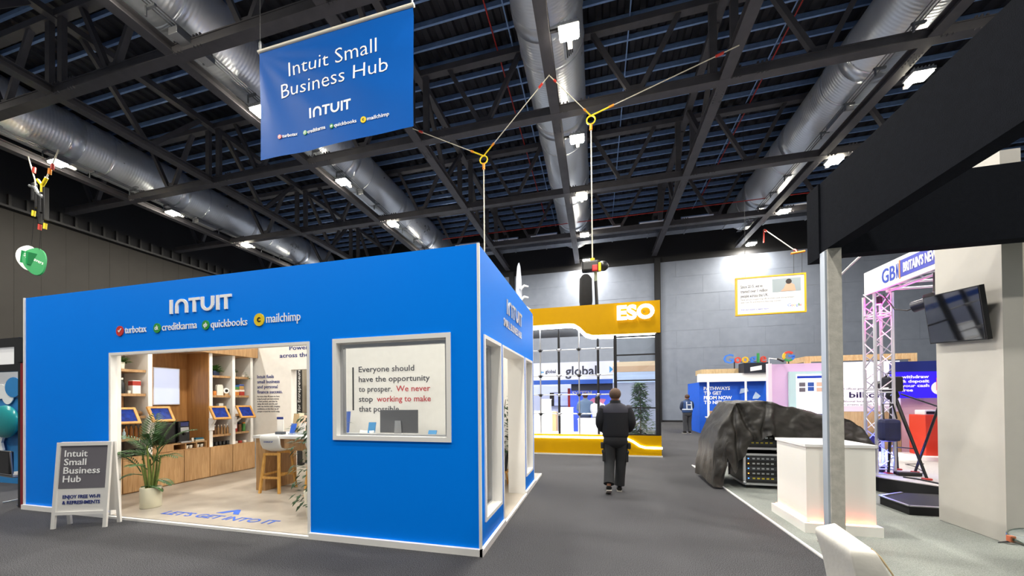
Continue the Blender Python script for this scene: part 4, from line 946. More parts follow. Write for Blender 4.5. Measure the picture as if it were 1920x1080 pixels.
# tree behind the glass
def bushy(name, label, x, y, z0, h, r, n, m, L=.16, cat='plant'):
    t = thing(name, label, cat, (x, y, z0))
    MB().path([(x, y, z0), (x+.02, y, z0+h*.5), (x, y, z0+h*.95)], [.03, .022, .01], 7).build('stem', mat('brown_stem', '#6b553a', .8), t)
    MB().lathe([(.13, 0), (.17, .26), (.0001, .25)], (x, y, z0), 16).build('pot', black, t)
    b = MB()
    for k in range(n):
        f = rnd.random(); zz = z0+h*(.14+.86*f); rr = r*(1-f*.72)*rnd.uniform(.15, 1); a = rnd.random()*2*PI
        b.leaf((x+math.cos(a)*rr, y+math.sin(a)*rr, zz), Vector((math.cos(a), math.sin(a), rnd.uniform(-.5, .6))), ZD, L*rnd.uniform(.6, 1.2), L*.5, .2)
    b.build('foliage', m, t); return t
bushy('indoor_tree', 'bushy green tree behind the glass at the right end of the yellow stand', 1.20, 10.62, .035, 2.0, .40, 1000, mat('tree_green', '#2f5a2c', .5, noise=.35, nscale=20))
# scaffold-like display masts
for k, (x, heavy, l) in enumerate(((-1.60, False, 'thin grey mast, leftmost of the four behind the yellow stand front'), (-1.06, True, 'dark jointed mast, second from the left in the yellow stand'), (-.49, False, 'thin grey mast, third from the left in the yellow stand'), (.04, True, 'dark jointed mast, rightmost of the four in the yellow stand'))):
    t = thing('display_mast', l, 'mast', (x, 10.1, .58), 'masts in the yellow stand')
    MB().tube((x, 10.1, .58), (x, 10.1, 3.6), .035 if heavy else .02, 10).build('pole', blackmetal if heavy else alu, t)
    for z in (1.1, 1.65, 2.2, 2.95):
        MB().lathe([(.036, 0), (.046, .02), (.046, .06), (.036, .08)], (x, 10.1, z), 12).build('collar', alu if heavy else blackmetal, t)
        for s in (-1, 1): MB().tube((x+s*.03, 10.1, z+.05), (x+s*.075, 10.1, z+.06), .011, 6).build('coupler', blackmetal, t)
for z, l in ((1.15, 'lowest grey cross rail between the masts of the yellow stand'), (1.70, 'second grey cross rail between the masts of the yellow stand'), (2.25, 'third grey cross rail between the masts of the yellow stand'), (3.0, 'topmost grey cross rail between the masts of the yellow stand')):
    tag(MB().tube((-3.2, 10.16, z), (.45, 10.16, z), .016, 8).build('cross_rail', alu), l, 'rail', 'cross rails of the yellow stand')
# furniture inside the yellow stand
counter_glow = mat('white_counter_added_glow', '#f3f5f8', .35, emit=1.0, ecol='#f2f7ff'); tan = mat('tan_side', '#d9b98c', .5)  # emission added to the counters so the stand interior brightens the floor
for k, (x0, x1, y0, y1, z, l, m2) in enumerate(((-2.6, -1.5, 11.9, 12.6, 1.12, 'white counter with a tan end at the left inside the yellow stand', tan), (-1.22, -.80, 11.6, 12.2, 1.26, 'tall white plinth in the middle inside the yellow stand', None), (-.60, .35, 11.4, 12.0, .90, 'low white counter at the right inside the yellow stand', None), (-2.0, -1.66, 12.7, 13.0, 1.55, 'tall white cabinet at the back left inside the yellow stand', None))):
    t = thing('display_counter', l, 'counter', ((x0+x1)/2, (y0+y1)/2, .035), 'white counters in the yellow stand')
    MB().rbox(x0, x1, y0, y1, .035, z, .015).build('body', counter_glow, t)
    MB().rbox(x0-.02, x1+.02, y0-.02, y1+.02, z, z+.03, .006).build('top', whitegloss, t)
    if m2: box('end_panel', m2, t, x1, x1+.12, y0, y1, .035, z)
# stand behind: white fascia with the lettering 'global'
G = thing('exhibition_stand', 'white and blue stand with dark lettering behind the yellow stand', 'stand', (-.9, 14.3, 0))
lilac = mat('pale_lilac_panel', '#ccd2ee', .5, emit=.12)
box('fascia', lilac, G, -6, .85, 14.0, 14.1, 2.33, 3.03); box('blue_band', mat('royal_blue_panel', '#2d58b8', .5), G, -6, .85, 13.99, 14.1, 2.16, 2.33)
text('global', 'lettering', mat('ink_lettering', '#2a2d40', .5), G, (-1.22, 14.0, 2.50), XD, ZD, .36, 1.22, .01, .02)
text('global', 'small_lettering', MATS['ink_lettering'], G, (-2.02, 14.0, 2.62), XD, ZD, .13, .42, .01, .02)
for x, z, k in ((-2.22, 2.66, .08), (.48, 2.70, .13)):
    b = MB(); b.prism([(0, -k), (k*1.1, 0), (0, k)], (x, 14.0, z), XD, ZD, (0, -.01, 0)).prism([(k*1.1, -k*.5), (k*1.9, 0), (k*1.1, k*.5)], (x, 14.0, z), XD, ZD, (0, -.01, 0)); b.build('arrow_mark', mat('azure_mark', '#3a8fd0', .5), G)
box('back_wall', mat('pale_blue_wall', '#c6d0ee', .5, emit=.1), G, -6, .85, 15.6, 15.7, 0, 2.9)
box('dark_soffit', mat('night_blue', '#20263a', .5), G, -1.0, .85, 14.1, 14.3, 1.9, 2.16)
t = thing('large_screen', 'large blue screen with the word SYSTEM behind the yellow stand', 'screen', (-.1, 14.2, .1))
blues = mat('blue_display', '#3d58c8', .35, noise=.25, nscale=.9, emit=.8, ecol='#3a55c8')
box('panel', blues, t, -1.06, .85, 14.35, 14.42, .1, 2.0)
box('red_edge', redm, t, -1.16, -1.06, 14.34, 14.42, .1, 2.0)
text('SYSTEM', 'lettering', letter_white, t, (-.98, 14.35, 1.72), XD, ZD, .15, .78, .008, .02)
b = MB(); b.prism([(0, 0), (.5, .1), (.7, .45), (.2, .5), (-.1, .3)], (-.35, 14.349, 1.1), XD, ZD, (0, -.004, 0)); b.build('pink_shape', mat('pink_shape', '#c87aa0', .5, emit=.3), t)
b = MB(); b.prism([(0, 0), (.62, 0), (.62, 1.1), (.3, 1.2), (.05, .9)], (.2, 14.349, .25), XD, ZD, (0, -.004, 0)); b.build('cyan_shape', mat('cyan_shape', '#63b4e8', .5, emit=.3), t)
b = MB(); b.box(-.75, .55, 14.28, 14.3, 1.97, 2.08); tag(b.build('label_board', lilac), 'thin white label board above the SYSTEM screen', 'sign')
t = thing('wall_monitor', 'grey and lilac monitor at the left behind the yellow stand masts', 'screen', (-1.75, 15.5, 1.0))
MB().rbox(-2.05, -1.2, 15.5, 15.56, 1.25, 1.85, .01).build('bezel', black, t); box('display', mat('lilac_display', '#a9b4e8', .4, emit=.5, noise=.3, nscale=3), t, -1.85, -1.22, 15.494, 15.5, 1.27, 1.83)
# ================================================================ people
skin = mat('skin', '#b98668', .55); hairg = mat('grey_brown_hair', '#5b4636', .8, noise=.3, nscale=60)
fleece = mat('black_fleece', '#15171d', .9, bump=.2, bscale=200); yoke = mat('charcoal_yoke', '#3a3a44', .85); trous = mat('dark_work_trousers', '#1d1f22', .85, noise=.15, nscale=12); shoe = mat('black_shoe', '#141414', .5); sole = mat('pale_sole', '#a9a59d', .6)
def skinned(name, verts, edges, m, parent, sub=2, smooth=True):
    # verts: (x, y, z, rx, ry); first is the root
    me = bpy.data.meshes.new(name); me.from_pydata([Vector(v[:3]) for v in verts], edges, []); me.update()
    o = bpy.data.objects.new(name, me); COL.objects.link(o)
    sk = o.modifiers.new('skin', 'SKIN'); sk.use_smooth_shade = True; sk.branch_smoothing = .5
    lay = me.skin_vertices[0].data if me.skin_vertices else None
    if lay is None:
        bm = bmesh.new(); bm.from_mesh(me); bm.verts.layers.skin.verify(); bm.to_mesh(me); bm.free(); lay = me.skin_vertices[0].data
    for i, v in enumerate(verts): lay[i].radius = (v[3], v[4] if len(v) > 4 else v[3]); lay[i].use_root = (i == 0)
    ss = o.modifiers.new('sub', 'SUBSURF'); ss.levels = sub; ss.render_levels = sub
    dg = bpy.context.evaluated_depsgraph_get(); new = bpy.data.meshes.new_from_object(o.evaluated_get(dg))
    o.modifiers.clear(); o.data = new; bpy.data.meshes.remove(me); new.name = name
    new.materials.clear(); new.materials.append(m)
    new.polygons.foreach_set('use_smooth', [True]*len(new.polygons))
    o.parent = parent; return o
def person(label, loc, rz, k, P, jm, tm, hm, yokem=None, hair_long=False, vest=None, pockets=False):
    # local: faces +y; k = scale on 1.76 m; P = pose joints
    t = thing('person', label, 'person', (0, 0, 0))
    hipL, hipR = (-.095, 0, .92), (.095, 0, .92)
    kL, aL, tL, kR, aR, tR = P['kL'], P['aL'], P['tL'], P['kR'], P['aR'], P['tR']
    eL, wL, eR, wR = P['eL'], P['wL'], P['eR'], P['wR']
    sL, sR = (-.20, 0, 1.43), (.20, 0, 1.43)
    B = [(0, 0, .98, .14, .10), (0, 0, 1.2, .13, .09), (0, 0, 1.36, .11, .08), (0, -.005, 1.47, .065, .065), (0, .0, 1.54, .07, .075), (0, .012, 1.585, .09, .105), (0, .008, 1.66, .10, .122), (0, .0, 1.715, .085, .104),
         (*sL, .06), (*eL, .042), (*wL, .03), (*sR, .06), (*eR, .042), (*wR, .03), (*hipL, .085), (*kL, .055), (*aL, .036), (*hipR, .085), (*kR, .055), (*aR, .036), (*tL, .03), (*tR, .03), (0, .105, 1.635, .012, .012)]
    E = [(0, 1), (1, 2), (2, 3), (3, 4), (4, 5), (5, 6), (6, 7), (2, 8), (8, 9), (9, 10), (2, 11), (11, 12), (12, 13), (0, 14), (14, 15), (15, 16), (0, 17), (17, 18), (18, 19), (16, 20), (19, 21), (5, 22)]
    # hands: palm, four fingers and a thumb each
    for w, e, s in ((wL, eL, 1), (wR, eR, -1)):
        wi = 10 if s == 1 else 13; w, e = Vector(w), Vector(e); d = (w-e).normalized(); sd = d.cross(Vector((0, 0, 1))).normalized(); pv = w+d*.08; o = len(B)
        B.append((*pv, .03, .02)); E.append((wi, o))
        for f in range(4):
            off = sd*((f-1.5)*.019); a = pv+d*.03+off; c = a+d*.035-Vector((0, 0, .012)); g = c+d*.018-Vector((0, 0, .022)); n = len(B)
            B += [(*a, .009), (*c, .0085), (*g, .0075)]; E += [(o, n), (n, n+1), (n+1, n+2)]
        n = len(B); a = w+d*.04+sd*(.03*s); c = a+d*.03+sd*(.02*s); B += [(*a, .011), (*c, .009)]; E += [(o, n), (n, n+1)]
    skinned('body', B, E, skin, t, 2)
    # ears and eyes
    b = MB()
    for s in (-1, 1): b.ball((s*.079, -.005, 1.635), .03, 8, (.35, .6, 1))
    b.build('ears', skin, t, recalc=False)
    b = MB()
    for s in (-1, 1): b.ball((s*.03, .094, 1.645), .011, 8)
    b.build('eyes', mat('eye_white', '#e8e4df', .3), t)
    MB().ball((0, .098, 1.6), .02, 8, (1, .35, .28)).build('mouth', mat('lip', '#8e4f45', .5), t)
    hb = MB(); hb.ball((0, -.012, 1.665), .112, 18, (.88, 1.06, .92)); 
    # cut the face opening: keep the back and crown
    h = hb.build('hair', hm, t); me = h.data; bm = bmesh.new(); bm.from_mesh(me)
    bmesh.ops.delete(bm, geom=[f for f in bm.faces if f.calc_center_median().y > .045 and f.calc_center_median().z < 1.705 or f.calc_center_median().z < 1.585], context='FACES'); bm.to_mesh(me); bm.free()
    if hair_long: skinned('long_hair', [(0, -.03, 1.72, .09, .085), (0, -.055, 1.6, .1, .07), (0, -.085, 1.42, .11, .05), (0, -.09, 1.28, .08, .04)], [(0, 1), (1, 2), (2, 3)], hm, t)
    # trousers: lofted seat and two legs
    def g(p, q, f): return tuple(p[i]+(q[i]-p[i])*f for i in range(3))
    def loft(rings, n=28, p=.82):
        b = MB(); vs = []
        for cx_, cy_, z, rx, ry in rings:
            for q in range(n):
                a = 2*PI*q/n; c_, s_ = math.cos(a), math.sin(a)
                vs.append((cx_+rx*math.copysign(abs(c_)**p, c_), cy_+ry*math.copysign(abs(s_)**p, s_), z))
        b.add(vs, [(r*n+q, r*n+(q+1) % n, (r+1)*n+(q+1) % n, (r+1)*n+q) for r in range(len(rings)-1) for q in range(n)], True)
        return b
    T_ = loft([(0, 0, 1.03, .18, .125), (0, 0, .98, .188, .135), (0, -.005, .90, .198, .145), (0, -.005, .83, .195, .14), (0, 0, .77, .15, .11), (0, 0, .745, .05, .05)])
    for hp, kp, ap in ((hipL, kL, aL), (hipR, kR, aR)):
        hp = (hp[0]*1.02, hp[1], .86); T_.path([hp, g(hp, kp, .3), g(hp, kp, .7), kp, g(kp, ap, .3), g(kp, ap, .7), g(kp, ap, .97)], [.105, .108, .098, .090, .086, .084, .086], 16)
    T_.build('trousers', tm, t)
    if pockets:
        for s, hp, kp in ((-1, hipL, kL), (1, hipR, kR)):
            c = g(hp, kp, .72); q = MB().rbox(min(c[0]+s*.07, c[0]+s*.118), max(c[0]+s*.07, c[0]+s*.118), c[1]-.07, c[1]+.06, c[2]-.1, c[2]+.08, .015).build('cargo_pocket', tm, t)
            MB().rbox(min(c[0]+s*.07, c[0]+s*.128), max(c[0]+s*.07, c[0]+s*.128), c[1]-.075, c[1]+.065, c[2]+.04, c[2]+.085, .012).build('pocket_flap', tm, q)
            c = g(hp, kp, .2); MB().rbox(min(c[0]+s*.1, c[0]+s*.15), max(c[0]+s*.1, c[0]+s*.15), c[1]-.08, c[1]+.02, c[2]-.1, c[2]-.0, .015).build('holster_pocket', tm, t)
    # jacket: lofted trunk with two sleeves
    JR = [(0, 0, .945, .185, .125), (0, 0, .935, .20, .14), (0, 0, .955, .212, .15), (0, 0, 1.0, .215, .152), (0, 0, 1.12, .222, .155), (0, 0, 1.24, .228, .152), (0, -.005, 1.34, .232, .145), (0, -.008, 1.40, .232, .135), (0, -.01, 1.445, .205, .122), (0, -.012, 1.485, .145, .105), (0, -.012, 1.512, .09, .093), (0, -.010, 1.555, .086, .092), (0, -.01, 1.558, .076, .082), (0, -.01, 1.50, .07, .076)]
    J_ = loft(JR).build('jacket', jm, t)
    for sh, el, wr in ((sL, eL, wL), (sR, eR, wR)):
        skinned('sleeve', [(sh[0]*.8, sh[1], sh[2]-.035, .095), (*g(sh, el, .18), .098), (*g(sh, el, .55), .09), (*el, .086), (*g(el, wr, .5), .078), (*g(el, wr, .9), .06)], [(0, 1), (1, 2), (2, 3), (3, 4), (4, 5)], jm, J_)
    if yokem:
        loft([(0, -.005, 1.35, .2345, .1465), (0, -.007, 1.37, .2345, .1425), (0, -.008, 1.40, .2345, .1375), (0, -.01, 1.445, .2075, .1245), (0, -.012, 1.485, .1475, .1075), (0, -.012, 1.508, .095, .096)]).build('jacket_yoke', yokem, J_)
        for sh, el in ((sL, eL), (sR, eR)):
            skinned('shoulder_panel', [(sh[0]*.8, sh[1], sh[2]-.033, .098), (*g(sh, el, .1), .1005), (*g(sh, el, .2), .1)], [(0, 1), (1, 2)], yokem, J_)
    if vest:
        loft([(0, 0, .95, .222, .160), (0, 0, 1.12, .231, .164), (0, 0, 1.24, .236, .161), (0, -.005, 1.34, .238, .152), (0, -.008, 1.40, .236, .142), (0, -.01, 1.447, .208, .128), (0, -.012, 1.488, .148, .11)]).build('vest', vest[0], t)
        b = MB(); b.lathe([(.243, 0), (.243, .06)], (0, 0, 1.06), 24); b.sm = [True]*len(b.f)
        b.v = [(x, y*.75, z) for x, y, z in b.v]; b.build('reflective_band', vest[1], t)
        b = MB()
        for s in (-1, 1): b.obox((s*.11, -.172, 1.1), (s*.1, -.135, 1.43), .05, .012, YD)
        b.build('reflective_strap', vest[1], t)
        MB().box(-.07, .07, -.172, -.166, 1.28, 1.31).build('back_label', letter_white, t)
    for nm, a, q in (('left', aL, tL), ('right', aR, tR)):
        a, q = Vector(a), Vector(q); d = (q-a); f = Vector((d.x, d.y, 0)).normalized() if Vector((d.x, d.y, 0)).length > .03 else Vector((0, 1, 0))
        heel = a - f*.05 - Vector((0, 0, .045)); mid = a.lerp(q, .5); 
        s = skinned('shoe', [(*(a-Vector((0, 0, .02))), .05), (*heel, .042), (*mid, .045, .042), (*q, .04, .03)], [(0, 1), (0, 2), (2, 3)], shoe, t)
        sm = MB().obox(heel-Vector((0, 0, .036)), q+(q-heel).normalized()*.04-Vector((0, 0, .024)), .085, .018).build('sole', sole, s); 
    t.scale = (k, k, k); t.location = loc; t.rotation_euler.z = rz
    return t
walk = dict(kL=(-.105, -.02, .50), aL=(-.125, -.25, .17), tL=(-.13, -.17, .045), kR=(.085, .04, .49), aR=(.055, .03, .09), tR=(.06, .17, .035),
            eL=(-.265, -.03, 1.17), wL=(-.20, .14, 1.0), eR=(.265, -.03, 1.17), wR=(.20, .14, 1.0))
person('man in black fleece and work trousers walking away down the aisle', (.30, 6.2, 0), .0, 1.0, walk, fleece, trous, hairg, yoke, pockets=True)
stand = dict(kL=(-.10, .02, .5), aL=(-.11, 0, .09), tL=(-.13, .14, .035), kR=(.10, .02, .5), aR=(.11, 0, .09), tR=(.13, .14, .035), eL=(-.26, .02, 1.15), wL=(-.12, .2, 1.05), eR=(.26, .02, 1.15), wR=(.14, .2, 1.08))
navyj = mat('navy_jacket', '#1d2b45', .8)
person('person in navy jacket and reflective vest standing by the back wall', (3.86, 16.75, 0), .3, .975, stand, navyj, mat('grey_trousers', '#3b3d42', .8), mat('brown_hair', '#4a3426', .8), None, vest=(mat('blue_vest', '#23406e', .7), mat('silver_reflective', '#c9d4e4', .4)))
person('person in grey top standing with their back turned inside the yellow stand', (-.42, 13.1, .035), .1, 1.0, stand, mat('blue_grey_top', '#5d7494', .8), mat('dark_jeans', '#2b3550', .8), mat('dark_brown_hair', '#3a241c', .8))
person('person with long dark hair and white top inside the yellow stand', (.02, 13.0, .035), -.2, .93, stand, mat('white_top', '#d8dbe4', .8), MATS['dark_jeans'], mat('black_hair', '#231a1c', .7), hair_long=True)

# ================================================================ right-hand stands
# light carpet laid on the hall floor
st = MB(); st.box(2.16, XR_, -6, 8.9, 0, .012); so = tag(st.build('stand_carpet', carpet_light), 'light grey carpet laid along the right side of the aisle', 'carpet')
box('edge_strip', trimw, None, 2.13, 2.16, -6, 8.9, 0, .016); E_ = bpy.data.objects['edge_strip']; E_.parent = so; E_.location = E_.location - so.location
# black fascia boards on a steel post
felt = mat('black_felt_board', '#15171c', .95, bump=.2, bscale=150, noise=.12, nscale=20, spec=.03)
F = thing('black_canopy', 'large black felt covered fascia boards on a grey post', 'canopy', (2.5, 4.4, 0))
MB().box(2.36, 2.50, -1.5, 4.42, 3.145, 3.885).build('side_board', felt, F)
MB().box(2.345, 2.49, 4.43, 4.64, 3.09, 3.885).build('corner_board', felt, F)
MB().box(2.50, 7.5, 4.40, 4.54, 3.10, 3.835).build('front_board', felt, F)
postm = mat('weathered_grey_post', '#b0ada5', .7, noise=.15, nscale=14, bump=.12, bscale=60)
pb = MB(); pb.box(2.37, 2.49, 4.33, 4.45, 0.012, 3.15).build('post', postm, F)
MB().box(2.352, 2.37, 4.35, 4.43, .012, 3.13).build('cover_strip', mat('pale_blue_steel', '#aeb9c6', .4, .3), F)
MB().box(2.32, 2.54, 4.28, 4.50, .012, .024).build('foot_plate', postm, F)
MB().path([(2.75, 4.75, 3.18), (2.95, 4.8, 3.2), (3.1, 5.2, 3.24), (3.25, 5.7, 3.24), (3.4, 6.1, 3.2)], .012, 6).build('white_cable', trimw, F)
# reception desk with glowing foot
deskm = mat('white_desk', '#f2f0ea', .35)
Dk = thing('reception_desk', 'white reception desk with an orange glow along its foot', 'desk', (2.7, 5.15, .012))
box('body', deskm, Dk, 2.38, 3.05, 4.80, 5.48, .13, 1.0)
MB().rbox(2.365, 3.065, 4.785, 5.50, 1.0, 1.035, .004).build('desk_top', whitegloss, Dk)
box('plinth', deskm, Dk, 2.33, 3.08, 4.74, 5.54, .012, .125)
warm = mat('orange_led', '#ffffff', .5, emit=22., ecol='#ff5e2c')
b = MB(); b.box(2.355, 2.374, 4.80, 5.48, .125, .15).box(2.40, 3.03, 4.765, 4.782, .125, .135); b.build('led_strip', warm, Dk)
# tall white wall with the tilted screen
towm = mat('off_white_wall', '#bab7b1', .6, noise=.02)
Tw = thing('partition_wall', 'tall off-white wall panel at the right, carrying a screen', 'wall', (4.3, 5.2, .017))
box('panel', towm, Tw, 4.2, 4.37, 4.83, 5.58, .017, 4.2)
box('side_panel', mat('cream_wall', '#f0e8da', .6), Tw, 4.37, 6.5, 4.98, 5.1, .017, 4.12)
tv = thing('wall_screen', 'black screen tilted on the tall off-white wall', 'screen', (4.12, 5.215, 2.52))
n = Vector((-.985, 0, -.17)).normalized(); a = Vector((0, -1, -.075)).normalized(); u = n.cross(a)*-1; u.normalize()
if u.z < 0: u = -u
c = Vector((4.08, 5.21, 2.515)); hw, hh = .335, .30
tvs = mat('glossy_black_screen', '#0b0c10', .04, spec=.9)
MB().prism([(-hw, -hh), (hw, -hh), (hw, hh), (-hw, hh)], c, a, u, n*-.045).build('housing', black, tv)
MB().prism([(-hw+.012, -hh+.015), (hw-.012, -hh+.015), (hw-.012, hh-.012), (-hw+.012, hh-.012)], c, a, u, n*.003).build('display', tvs, tv)
MB().prism([(-.1, -.1), (.1, -.1), (.1, .1), (-.1, .1)], c-n*.045, a, u, n*-.06).build('mount', blackmetal, tv)
# stage
stm = mat('black_stage_skirt', '#16171a', .8); stt = mat('grey_stage_carpet', '#a9a6a4', .9, noise=.06, nscale=40)
Sg = thing('stage', 'low stage with black skirt and grey carpet behind the off-white wall', 'stage', (6, 8, .012))
oct_ = [(4.50, 7.02), (5.35, 5.95), (9.5, 5.95), (9.5, 10.2), (4.50, 10.2)]
MB().prism(oct_, (0, 0, .012), XD, YD, (0, 0, .225)).build('skirt', stm, Sg)
MB().prism(oct_, (0, 0, .237), XD, YD, (0, 0, .012)).build('stage_top', stt, Sg)
Sp = thing('stage_step', 'small black step with a silver nosing in front of the stage', 'step', (4.3, 6.1, .012))
po = [(4.0, 5.73), (4.42, 5.73), (5.2, 5.73), (5.2, 6.1), (4.88, 6.5), (4.45, 6.5), (4.0, 6.22)]
MB().prism(po, (0, 0, .012), XD, YD, (0, 0, .115)).build('step_body', stm, Sp)
b = MB(); b.obox((4.0, 5.73, .133), (4.0, 6.22, .133), .03, .014).obox((4.0, 5.73, .133), (5.2, 5.73, .133), .03, .014).obox((4.0, 6.22, .133), (4.45, 6.5, .133), .03, .014); b.build('nosing', alu, Sp)
# truss tower with white fascia
def truss(name, label, p, s, z0, z1, m):
    t = thing(name, label, 'truss', (p[0]+s/2, p[1]+s/2, z0))
    cs = [(p[0], p[1]), (p[0]+s, p[1]), (p[0]+s, p[1]+s), (p[0], p[1]+s)]
    for x, y in cs: MB().tube((x, y, z0), (x, y, z1), .024, 10).build('main_chord', m, t)
    z = z0+.08; k = 0
    while z < z1-.2:
        for i in range(4):
            A_, B_ = cs[i], cs[(i+1) % 4]
            b = MB(); b.tube((*A_, z), (*B_, z+.22) , .009, 6).tube((*B_, z+.22), (*A_, z+.44), .009, 6)
            if k % 3 == 0: b.tube((*A_, z), (*B_, z), .012, 6).tube((*A_, z+.05), (*B_, z+.05), .012, 6)
            b.build('lacing', m, t)
        z += .44; k += 1
    MB().box(p[0]-.1, p[0]+s+.1, p[1]-.1, p[1]+s+.1, z0, z0+.012).build('base_plate', m, t)
    return t
trussm = mat('silver_truss', '#cfcfd6', .35, .6)
tr = truss('truss_tower', 'silver truss tower lit pink and blue under the white fascia', (4.68, 7.33), .25, .25, 3.36, trussm)
L = bpy.data.lights.new('pink_lamp', 'POINT'); L.energy = 26; L.color = (1, .02, .42); L.shadow_soft_size = .04
lo = bpy.data.objects.new('pink_lamp', L); COL.objects.link(lo); lo.parent = tr; lo.location = (0, 0, 2.85)
L = bpy.data.lights.new('blue_lamp', 'POINT'); L.energy = 22; L.color = (.08, .12, 1); L.shadow_soft_size = .04
lo = bpy.data.objects.new('blue_lamp', L); COL.objects.link(lo); lo.parent = tr; lo.location = (0, 0, .25)
for z, m_, n_ in ((.262, mat('blue_uplight_lens', '#ffffff', .4, emit=8, ecol='#2a3cff'), 'uplight'), (3.2, mat('pink_uplight_lens', '#ffffff', .4, emit=8, ecol='#ff2fa0'), 'downlight')):
    u_ = MB().lathe([(.06, 0), (.06, .12)], (4.805, 7.455, z), 14).build(n_, black, tr)
    MB().lathe([(.045, 0), (.045, .01)], (4.805, 7.455, z+.12 if z < 1 else z-.01), 12).build('lamp_lens', m_, u_)
Hd = thing('stage_header', 'white stage fascia with blue lettering on a truss frame', 'header', (4.62, 6.5, 3.36))
box('fascia', letter_white, Hd, 4.60, 4.63, 5.75, 7.43, 3.36, 3.75)
gbl = mat('royal_blue_letters', '#2444b8', .4)
text('GB', 'lettering', gbl, Hd, (4.60, 7.03, 3.44), (0, -1, 0), ZD, .22, .26, .006, .012, res=5)
text('N', 'lettering', gbl, Hd, (4.60, 6.75, 3.44), (0, -1, 0), ZD, .22, .04, .006, .012)
box('orange_bar', mat('orange_bar', '#e88a3c', .5), Hd, 4.594, 4.60, 6.675, 6.695, 3.41, 3.70)
box('blue_bar', mat('violet_blue_bar', '#3f49b8', .4), Hd, 4.594, 4.60, 5.77, 6.67, 3.43, 3.69)
text("BRITAIN'S NEWS", 'lettering', letter_white, Hd, (4.594, 6.61, 3.49), (0, -1, 0), ZD, .14, .58, .006, .02)
b = MB()
for y in (0, .25):
    b.tube((4.70, 7.42, 3.40+y), (4.70, 5.75, 3.40+y), .022, 8).tube((4.92, 7.42, 3.40+y), (4.92, 5.75, 3.40+y), .022, 8).tube((4.7, 7.34+y*.3, 3.42+y*.5), (9, 7.34+y*.3, 3.42+y*.5), .022, 8)
yy = 7.3
while yy > 6.2: b.tube((4.70, yy, 3.40), (4.92, yy-.2, 3.40), .01, 6).tube((4.92, yy-.2, 3.40), (4.70, yy-.4, 3.40), .01, 6); yy -= .4
b.build('truss_beam', trussm, Hd)
L = bpy.data.lights.new('violet_lamp', 'POINT'); L.energy = 9; L.color = (.35, .10, 1); L.shadow_soft_size = .05
lo = bpy.data.objects.new('violet_lamp', L); COL.objects.link(lo); lo.parent = Hd; lo.location = (.6, -.1, -.12)
ml = thing('moving_head_lamp', 'black stage lamp hanging under the white fascia', 'lamp', (4.95, 6.6, 3.0))
MB().tube((4.92, 6.52, 3.42), (4.9, 6.5, 3.12), .03, 8).build('clamp', black, ml); MB().rbox(4.82, 5.0, 6.45, 6.62, 3.0, 3.12, .02).build('yoke', black, ml)
MB().tube((4.78, 6.72, 2.96), (4.98, 6.42, 3.04), .085, 14, .07).build('lamp_body', mat('navy_black_housing', '#14162a', .35), ml)
MB().path([(4.72, 7.2, 3.3), (4.74, 7.0, 3.0), (4.8, 6.85, 2.94), (4.84, 6.75, 2.97)], .01, 6).build('cable', black, ml)
# tripod camera
Tp = thing('camera_tripod', 'black video camera on a tripod standing on the stage', 'tripod', (5.15, 7.35, .25))
cx, cy, zt = 4.99, 7.45, 1.52
feet = [(4.83, 7.32), (5.25, 7.75), (5.07, 6.93)]
for x, y in feet:
    MB().tube((x, y, .27), (cx+(x-cx)*.12, cy+(y-cy)*.12, zt), .018, 8, .026).build('leg', black, Tp)
    MB().rbox(x-.045, x+.045, y-.045, y+.045, .25, .28, .01).build('foot', redp, Tp)
b = MB()
for x, y in feet: b.tube((cx, cy, .7), (cx+(x-cx)*.62, cy+(y-cy)*.62, .72), .01, 6)
b.build('spreader', black, Tp)
MB().lathe([(.06, 0), (.09, .06), (.07, .14)], (cx, cy, zt), 14).build('fluid_head', black, Tp)
MB().rbox(cx-.09, cx+.09, cy-.11, cy+.11, zt+.14, zt+.40, .03).build('camera_body', black, Tp)
MB().tube((cx, cy+.11, zt+.27), (cx, cy+.26, zt+.27), .06, 14, .075).build('camera_lens', black, Tp)
MB().path([(cx-.05, cy-.12, zt+.36), (cx-.05, cy-.1, zt+.46), (cx-.02, cy+.1, zt+.46), (cx, cy+.12, zt+.36)], .015, 6).build('carry_handle', black, Tp)
MB().tube((cx+.05, cy-.1, zt+.1), (cx+.35, cy-.4, zt-.12), .012, 8).build('pan_bar', black, Tp)
MB().box(cx-.094, cx-.09, cy-.06, cy+.06, zt+.19, zt+.215).build('label_strip', letter_white, Tp)
T2 = thing('light_stand', 'black stand with an angled leg, mostly hidden behind the off-white wall', 'stand', (5.4, 7.1, .25))
MB().tube((5.34, 7.52, .27), (5.44, 7.1, 1.66), .018, 8).build('leg', black, T2); MB().tube((5.75, 6.95, .27), (5.44, 7.1, 1.66), .018, 8).build('leg', black, T2); MB().tube((5.5, 6.8, .27), (5.44, 7.1, 1.66), .018, 8).build('leg', black, T2)
MB().tube((5.44, 7.1, 1.6), (5.44, 7.1, 1.8), .03, 8).build('head', black, T2); MB().rbox(5.30, 5.38, 7.48, 7.56, .25, .28, .01).build('foot', redp, T2)
bg = thing('equipment_bag', 'dark blue equipment bag hanging on the truss tower', 'bag', (4.75, 7.2, .85))
MB().rbox(4.66, 4.9, 7.12, 7.3, .82, 1.2, .06).build('bag_body', mat('dark_navy_nylon', '#141a44', .6, noise=.2), bg); MB().path([(4.7, 7.2, 1.2), (4.72, 7.25, 1.45), (4.86, 7.25, 1.45), (4.88, 7.2, 1.2)], .012, 6).build('strap', black, bg)
tag(MB().rbox(4.88, 5.2, 7.18, 7.3, .25, .31, .015).build('power_strip', black), 'black power strip lying on the stage at the truss foot', 'power strip')
